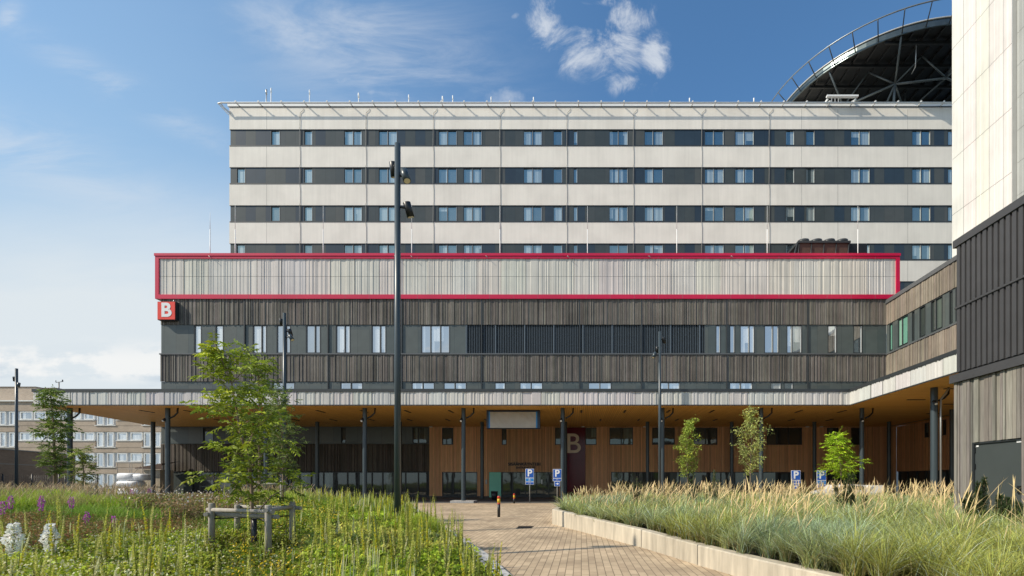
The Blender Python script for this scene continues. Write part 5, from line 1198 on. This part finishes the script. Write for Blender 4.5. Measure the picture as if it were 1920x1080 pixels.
for (a,b,c) in rows:
    for (p,q) in pairs:
        mid=(p+q)/2; window(ob,fo,O(p+2),O(mid-4),OZ(c)+.12,OZ(a)-.12,(),'glass2',.2,.12,'white',None,-.0); window(ob,fo,O(mid+3),O(q-3),OZ(c)+.12,OZ(a)-.12,(),'glass2',.2,.12,'white',None,0.)
    for (p,q) in ((38,61),(64,86),(90,112),(118,136),(138,152),(158,177),(220,238),(245,267),(308,330)):
        window(ob,fo,O(p),O(q),OZ(b)+.12,OZ(a)-.12,(),'glass2',.2,.12,'white',None,-.0)
D=DO+4; X=PX(110.5,D); zb=PZ(752,D)
m=MB(); m.tube((X,D,zb),(X,D,PZ(717,D)),.08,6); m.tube((X-.5,D,PZ(717,D)),(X+.6,D,PZ(715.5,D)),.05,5); m.tube((X-.5,D,PZ(717,D)),(X-.5,D,PZ(713,D)),.05,5); m.tube((X+.6,D,PZ(716,D)),(X+.6,D,PZ(712,D)),.09,5)
tag(m.build('weather_mast',M['trim'],loc=(X,D,zb)),'small weather mast with two arms on the old brick building roof','weather mast')
a=(PX(141,60),60.); b=(PX(0,49.2),49.2); dv=Vector((b[0]-a[0],b[1]-a[1])); Ln=dv.length; dv.normalize(); fbw=Frame(a,(dv.x,dv.y),(-dv.y,dv.x) if -dv.y*0+dv.x*-1>0 else (dv.y,-dv.x))
lb=thing('brown_brick_building','low windowless brown brick building in shade at the left edge','building',(a[0],a[1],0)); zt3=PZ(853.6,60.)
m=MB(); w=Vector((-dv.y,dv.x)); w=w if w.y>0 else -w
m.prism([a,(a[0]+dv.x*(Ln+20),a[1]+dv.y*(Ln+20)),(a[0]+dv.x*(Ln+20)-20,a[1]+dv.y*(Ln+20)+8),(a[0]-14,a[1]+3)][::1],0,zt3); m.build('wall',M['brown'],lb)
def bandline(z0,z1,o):
    m=MB(); nn=Vector((dv.y,-dv.x)); nn=nn if nn.x>0 else -nn
    p=[(a[0]-.02+nn.x*o,a[1]+nn.y*o),(a[0]+dv.x*(Ln+20)+nn.x*o,a[1]+dv.y*(Ln+20)+nn.y*o),(a[0]+dv.x*(Ln+20)-.3,a[1]+dv.y*(Ln+20)+.1),(a[0]-.3,a[1]+.1)]
    m.prism(p,z0,z1); return m
bandline(zt3,zt3+.12,.1).build('roof_edge',M['greytrim'],lb); bandline(PZ(876,60),PZ(874.5,60),.03).build('string_course',M['greytrim'],lb)
DF=48.; fe=thing('wire_fence','low dark wire mesh fence with thin posts in front of the brown building','fence',(PX(60,DF),DF,0))
for x in (-55,5,60,110.5,122.5,182.5):
    m=MB(); m.tube((PX(x,DF),DF,0),(PX(x,DF),DF,PZ(889,DF)),.055,8); m.tube((PX(x,DF),DF,PZ(889,DF)),(PX(x,DF),DF,PZ(888,DF)),.07,8,.03); m.build('post',M['black'],fe)
m=MB(); X=PX(-55,DF)
for z in np.arange(.2,2.2,.2): m.tube((X,DF,z),(PX(182.5,DF),DF,z),.008,3)
while X<PX(182.5,DF): m.tube((X,DF,.1),(X,DF,2.2),.006,3); X+=.22
m.build('mesh',M['trim'],fe)
# scaffold, wrapped pallets, concrete hut
DQ=44.; sc=thing('scaffold_tower','small rusty scaffold tower left of the canopy corner, around the wrapped bales','scaffold',(PX(255,DQ),DQ,0)); m=MB()
for x in (220,247,267,291):
    for d in (0,1.2): m.tube((PX(x,DQ),DQ+d,0),(PX(x,DQ),DQ+d,PZ(868 if x!=267 else 859,DQ)),.03,5)
m.build('standard',mat('scaffold_steel',(.25,.22,.19),.6,var=.3),sc); m=MB()
for y in (868.5,879,890): m.tube((PX(220,DQ),DQ,PZ(y,DQ)),(PX(291,DQ),DQ,PZ(y,DQ)),.025,5); 
m.tube((PX(247,DQ),DQ+.05,PZ(890,DQ)),(PX(267,DQ),DQ+.05,PZ(869,DQ)),.02,5)
m.build('ledger',bpy.data.materials['scaffold_steel'],sc)
def lump(cx,cy,cz,sx,sy,sz,label,seed):
    m=MB(); nu,nv=16,8
    for j in range(nv+1):
        ph=math.pi*j/nv-math.pi/2
        for i in range(nu):
            th=2*math.pi*i/nu; e=.45; f=lambda v:math.copysign(abs(v)**e,v); v=Vector((f(math.cos(th))*abs(math.cos(ph))**e,f(math.sin(th))*abs(math.cos(ph))**e,f(math.sin(ph)))); n=1+.12*mnoise.noise(v*2.5+Vector((seed,0,0)))
            m.v.append((cx+v.x*sx*n,cy+v.y*sy*n,cz+v.z*sz*n))
    for j in range(nv):
        for i in range(nu): a=j*nu+i; b=j*nu+(i+1)%nu; m.face((a,b,b+nu,a+nu),True)
    tag(m.build('wrapped_bale',M['wrap'],loc=(cx,cy,cz-sz)),label,'bale','white wrapped bales by the scaffold')
lump(PX(243,43.5),43.5,2.0,.85,.6,.32,'white plastic wrapped bale on top of the stack, left one',1)
lump(PX(260,43.4),43.6,1.95,.7,.6,.3,'white plastic wrapped bale on top of the stack, right one',2)
lump(PX(246,43.5),43.5,1.35,1.0,.7,.28,'long white wrapped bale in the middle of the stack',3)
lump(PX(252,43.5),43.5,.52,1.1,.8,.48,'long white wrapped bale at the bottom of the stack',4)
hu=thing('concrete_hut','grey concrete hut with broken tile roof beside the corner column','hut',(PX(292,45),45,0))
m=MB(); m.box(PX(270,45),PX(302,45)-.1,45,46.5,0,PZ(881,45)); m.build('wall',M['concrete'],hu)
m=MB(); 
m.quad((PX(253,44.6),44.6,PZ(877,44.6)),(PX(303,44.6),44.6,PZ(869,44.6)),(PX(303,44.6),46.8,PZ(863,44.6)),(PX(262,44.6),46.8,PZ(872,44.6)))
m.quad((PX(253,44.6),44.6,PZ(879,44.6)),(PX(303,44.6),44.6,PZ(880,44.6)),(PX(303,44.6),44.6,PZ(869,44.6)),(PX(253,44.6),44.6,PZ(877,44.6))); m.build('roof',M['rust'],hu)

# ------------------------------------------------------------------ world, sun, camera
SD=Vector((-3.0,-1.18,2.6)).normalized()      # towards the sun
elev=math.asin(SD.z); azi=math.atan2(SD.x,SD.y)
w=bpy.data.worlds.new('World'); scene.world=w; w.use_nodes=True; t=w.node_tree; N,L=t.nodes,t.links
for n in list(N): N.remove(n)
out=N.new('ShaderNodeOutputWorld'); bg=N.new('ShaderNodeBackground'); L.new(bg.outputs[0],out.inputs[0]); bg.inputs['Strength'].default_value=.15
sky=N.new('ShaderNodeTexSky'); sky.sky_type='NISHITA'; sky.sun_disc=False; sky.sun_elevation=elev; sky.sun_rotation=azi%(2*math.pi); sky.ozone_density=1.6; sky.dust_density=.8; sky.air_density=1.0
tc=N.new('ShaderNodeTexCoord'); sp=N.new('ShaderNodeSeparateXYZ'); L.new(tc.outputs['Generated'],sp.inputs[0])
def mt(op,a,b=None,c=None,clamp=False):
    n=N.new('ShaderNodeMath'); n.operation=op; n.use_clamp=clamp
    for i,v in enumerate((a,b,c)):
        if v is None: continue
        if isinstance(v,(int,float)): n.inputs[i].default_value=v
        else: L.new(v,n.inputs[i])
    return n.outputs[0]
def ss(v,a,b):
    n=N.new('ShaderNodeMapRange'); n.interpolation_type='SMOOTHSTEP'; L.new(v,n.inputs['Value']); n.inputs['From Min'].default_value=a; n.inputs['From Max'].default_value=b; return n.outputs[0]
yy=mt('MAXIMUM',mt('ABSOLUTE',sp.outputs[1]),.05); u_=mt('DIVIDE',sp.outputs[0],yy); v_=mt('DIVIDE',sp.outputs[2],yy)
frontm=mt('GREATER_THAN',sp.outputs[1],0.)
def nz(sx,sy,scale,detail=8,rough=.6,rot=0,seed=0,dist=0.):
    cbn=N.new('ShaderNodeCombineXYZ'); L.new(u_,cbn.inputs[0]); L.new(v_,cbn.inputs[1]); cbn.inputs[2].default_value=seed
    mp=N.new('ShaderNodeMapping'); L.new(cbn.outputs[0],mp.inputs[0]); mp.inputs['Rotation'].default_value=(0,0,rot); mp.inputs['Scale'].default_value=(sx,sy,1)
    n=N.new('ShaderNodeTexNoise'); n.inputs['Scale'].default_value=scale; n.inputs['Detail'].default_value=detail; n.inputs['Roughness'].default_value=rough; n.inputs['Distortion'].default_value=dist
    L.new(mp.outputs[0],n.inputs['Vector']); return n.outputs['Fac']
def blob(px,py,rx,ry,ang=0):
    cu,cv=(px-CX)/F,(HY-py)/F; a=mt('SUBTRACT',u_,cu); b=mt('SUBTRACT',v_,cv); c,s=math.cos(ang),math.sin(ang)
    p=mt('DIVIDE',mt('ADD',mt('MULTIPLY',a,c),mt('MULTIPLY',b,s)),rx/F); q=mt('DIVIDE',mt('SUBTRACT',mt('MULTIPLY',b,c),mt('MULTIPLY',a,s)),ry/F)
    d=mt('ADD',mt('MULTIPLY',p,p),mt('MULTIPLY',q,q)); return mt('EXPONENT',mt('MULTIPLY',d,-1.))
n1=nz(1,1,9,10,.68,seed=5.3,dist=.6)
bl_=None
for b_ in ((1035,55,38,62,.3),(1085,92,62,46,-.3),(1120,105,50,40,0),(1150,90,60,45,.2),(1170,120,45,40,0),(1185,35,36,42,-.7),(1225,110,30,45,0),(1180,155,40,25,0),(1110,5,40,10,.0)):
    x=blob(*b_); bl_=x if bl_ is None else mt('MAXIMUM',bl_,x)
c1=ss(mt('ADD',mt('MULTIPLY',bl_,.72),mt('MULTIPLY',mt('SUBTRACT',n1,.50),3.6)),.05,1.15)
c1=mt('MULTIPLY',mt('MULTIPLY',c1,ss(bl_,.06,.4)),.78)
n2=nz(1.2,4.5,2.2,9,.65,rot=.55,seed=7,dist=.6)        # cirrus, streaks falling to the right
cir=None
for b_ in ((700,90,230,110,-.4),(760,180,150,50,-.3),(230,170,220,26,-.5),(60,290,260,60,-.35),(15,30,22,34,-.6),(560,60,160,60,-.5)):
    x=blob(*b_); cir=x if cir is None else mt('MAXIMUM',cir,x)
c2=mt('MULTIPLY',mt('MULTIPLY',cir,ss(n2,.36,.72)),.55)
n3=nz(1,1,12,8,.6,seed=4); 
pf=None
for b_ in ((640,150,22,16,0),(700,172,18,10,0),(965,30,14,9,.5),(950,180,50,26,0)):
    x=blob(*b_); pf=x if pf is None else mt('MAXIMUM',pf,x)
c3=mt('MULTIPLY',ss(pf,.06,.4),mt('MULTIPLY',ss(mt('ADD',mt('MULTIPLY',pf,.85),mt('MULTIPLY',mt('SUBTRACT',n3,.62),2.6)),.1,1.1),.5))
# hazy veil low on the left
left=ss(u_,.15,-1.1); low=ss(v_,.72,.33)
veil=mt('MULTIPLY',mt('MULTIPLY',mt('ADD',mt('MULTIPLY',left,.45),.55),low),mt('ADD',.55,mt('MULTIPLY',nz(1,4,2.2,8,.6,rot=.12,seed=5),.62)),clamp=True)
gray=mt('MULTIPLY',mt('MULTIPLY',ss(v_,.3,.17),ss(v_,.08,.17)),ss(nz(1,7,2.6,8,.55,rot=.1,seed=8),.42,.62))
cum=mt('MULTIPLY',mt('MULTIPLY',ss(v_,.195,.225),ss(v_,.31,.25)),ss(nz(1,2.2,6,8,.6,seed=13),.42,.55))
mid=mt('MULTIPLY',ss(v_,.95,.3),.25)
whit=mt('MAXIMUM',mt('MAXIMUM',c1,c2),c3)
hsv=N.new('ShaderNodeHueSaturation'); L.new(sky.outputs[0],hsv.inputs['Color']); hsv.inputs['Saturation'].default_value=1.12; hsv.inputs['Value'].default_value=1.08
tint=N.new('ShaderNodeVectorMath'); tint.operation='MULTIPLY'; L.new(hsv.outputs[0],tint.inputs[0]); tint.inputs[1].default_value=(.84,1.06,1.12)
def mixc(f,a,b):
    n=N.new('ShaderNodeMix'); n.data_type='RGBA'; L.new(f,n.inputs['Factor'])
    if hasattr(a,'links'): L.new(a,n.inputs['A'])
    else: n.inputs['A'].default_value=(*a,1)
    n.inputs['B'].default_value=(*b,1); return n.outputs['Result']
c=mixc(mt('MULTIPLY',left,mt('ADD',.42,mt('MULTIPLY',ss(v_,1.1,.3),.5))),tint.outputs[0],(2.7,4.0,5.3))
c=mixc(mt('MULTIPLY',veil,1.25,clamp=True),c,(4.9,5.35,5.65)); c=mixc(mt('MULTIPLY',gray,.75),c,(3.1,3.75,4.5)); c=mixc(mt('MULTIPLY',cum,.9),c,(6.1,6.15,6.1)); c=mixc(whit,c,(4.9,5.2,5.6))
L.new(c,bg.inputs['Color'])
sun=bpy.data.lights.new('sun','SUN'); sun.energy=5.0; sun.angle=math.radians(.5); sun.color=(1,.90,.74)
so=bpy.data.objects.new('sun',sun); link(so); so.rotation_euler=(-SD).to_track_quat('-Z','Y').to_euler(); so.location=(-30,-10,40)
cam=bpy.data.cameras.new('camera'); co=bpy.data.objects.new('camera',cam); link(co); co.location=(0,0,EYE); co.rotation_euler=(math.radians(90),0,0)
cam.sensor_width=36; cam.lens=F/1920*36; cam.shift_x=(960-CX)/1920; cam.shift_y=(HY-540)/1920; cam.clip_start=.1; cam.clip_end=6000
scene.camera=co
scene.view_settings.view_transform='Standard'; scene.view_settings.look='None'; scene.view_settings.exposure=0; scene.view_settings.gamma=1
scene.render.engine='CYCLES'; scene.cycles.max_bounces=10; scene.cycles.diffuse_bounces=8
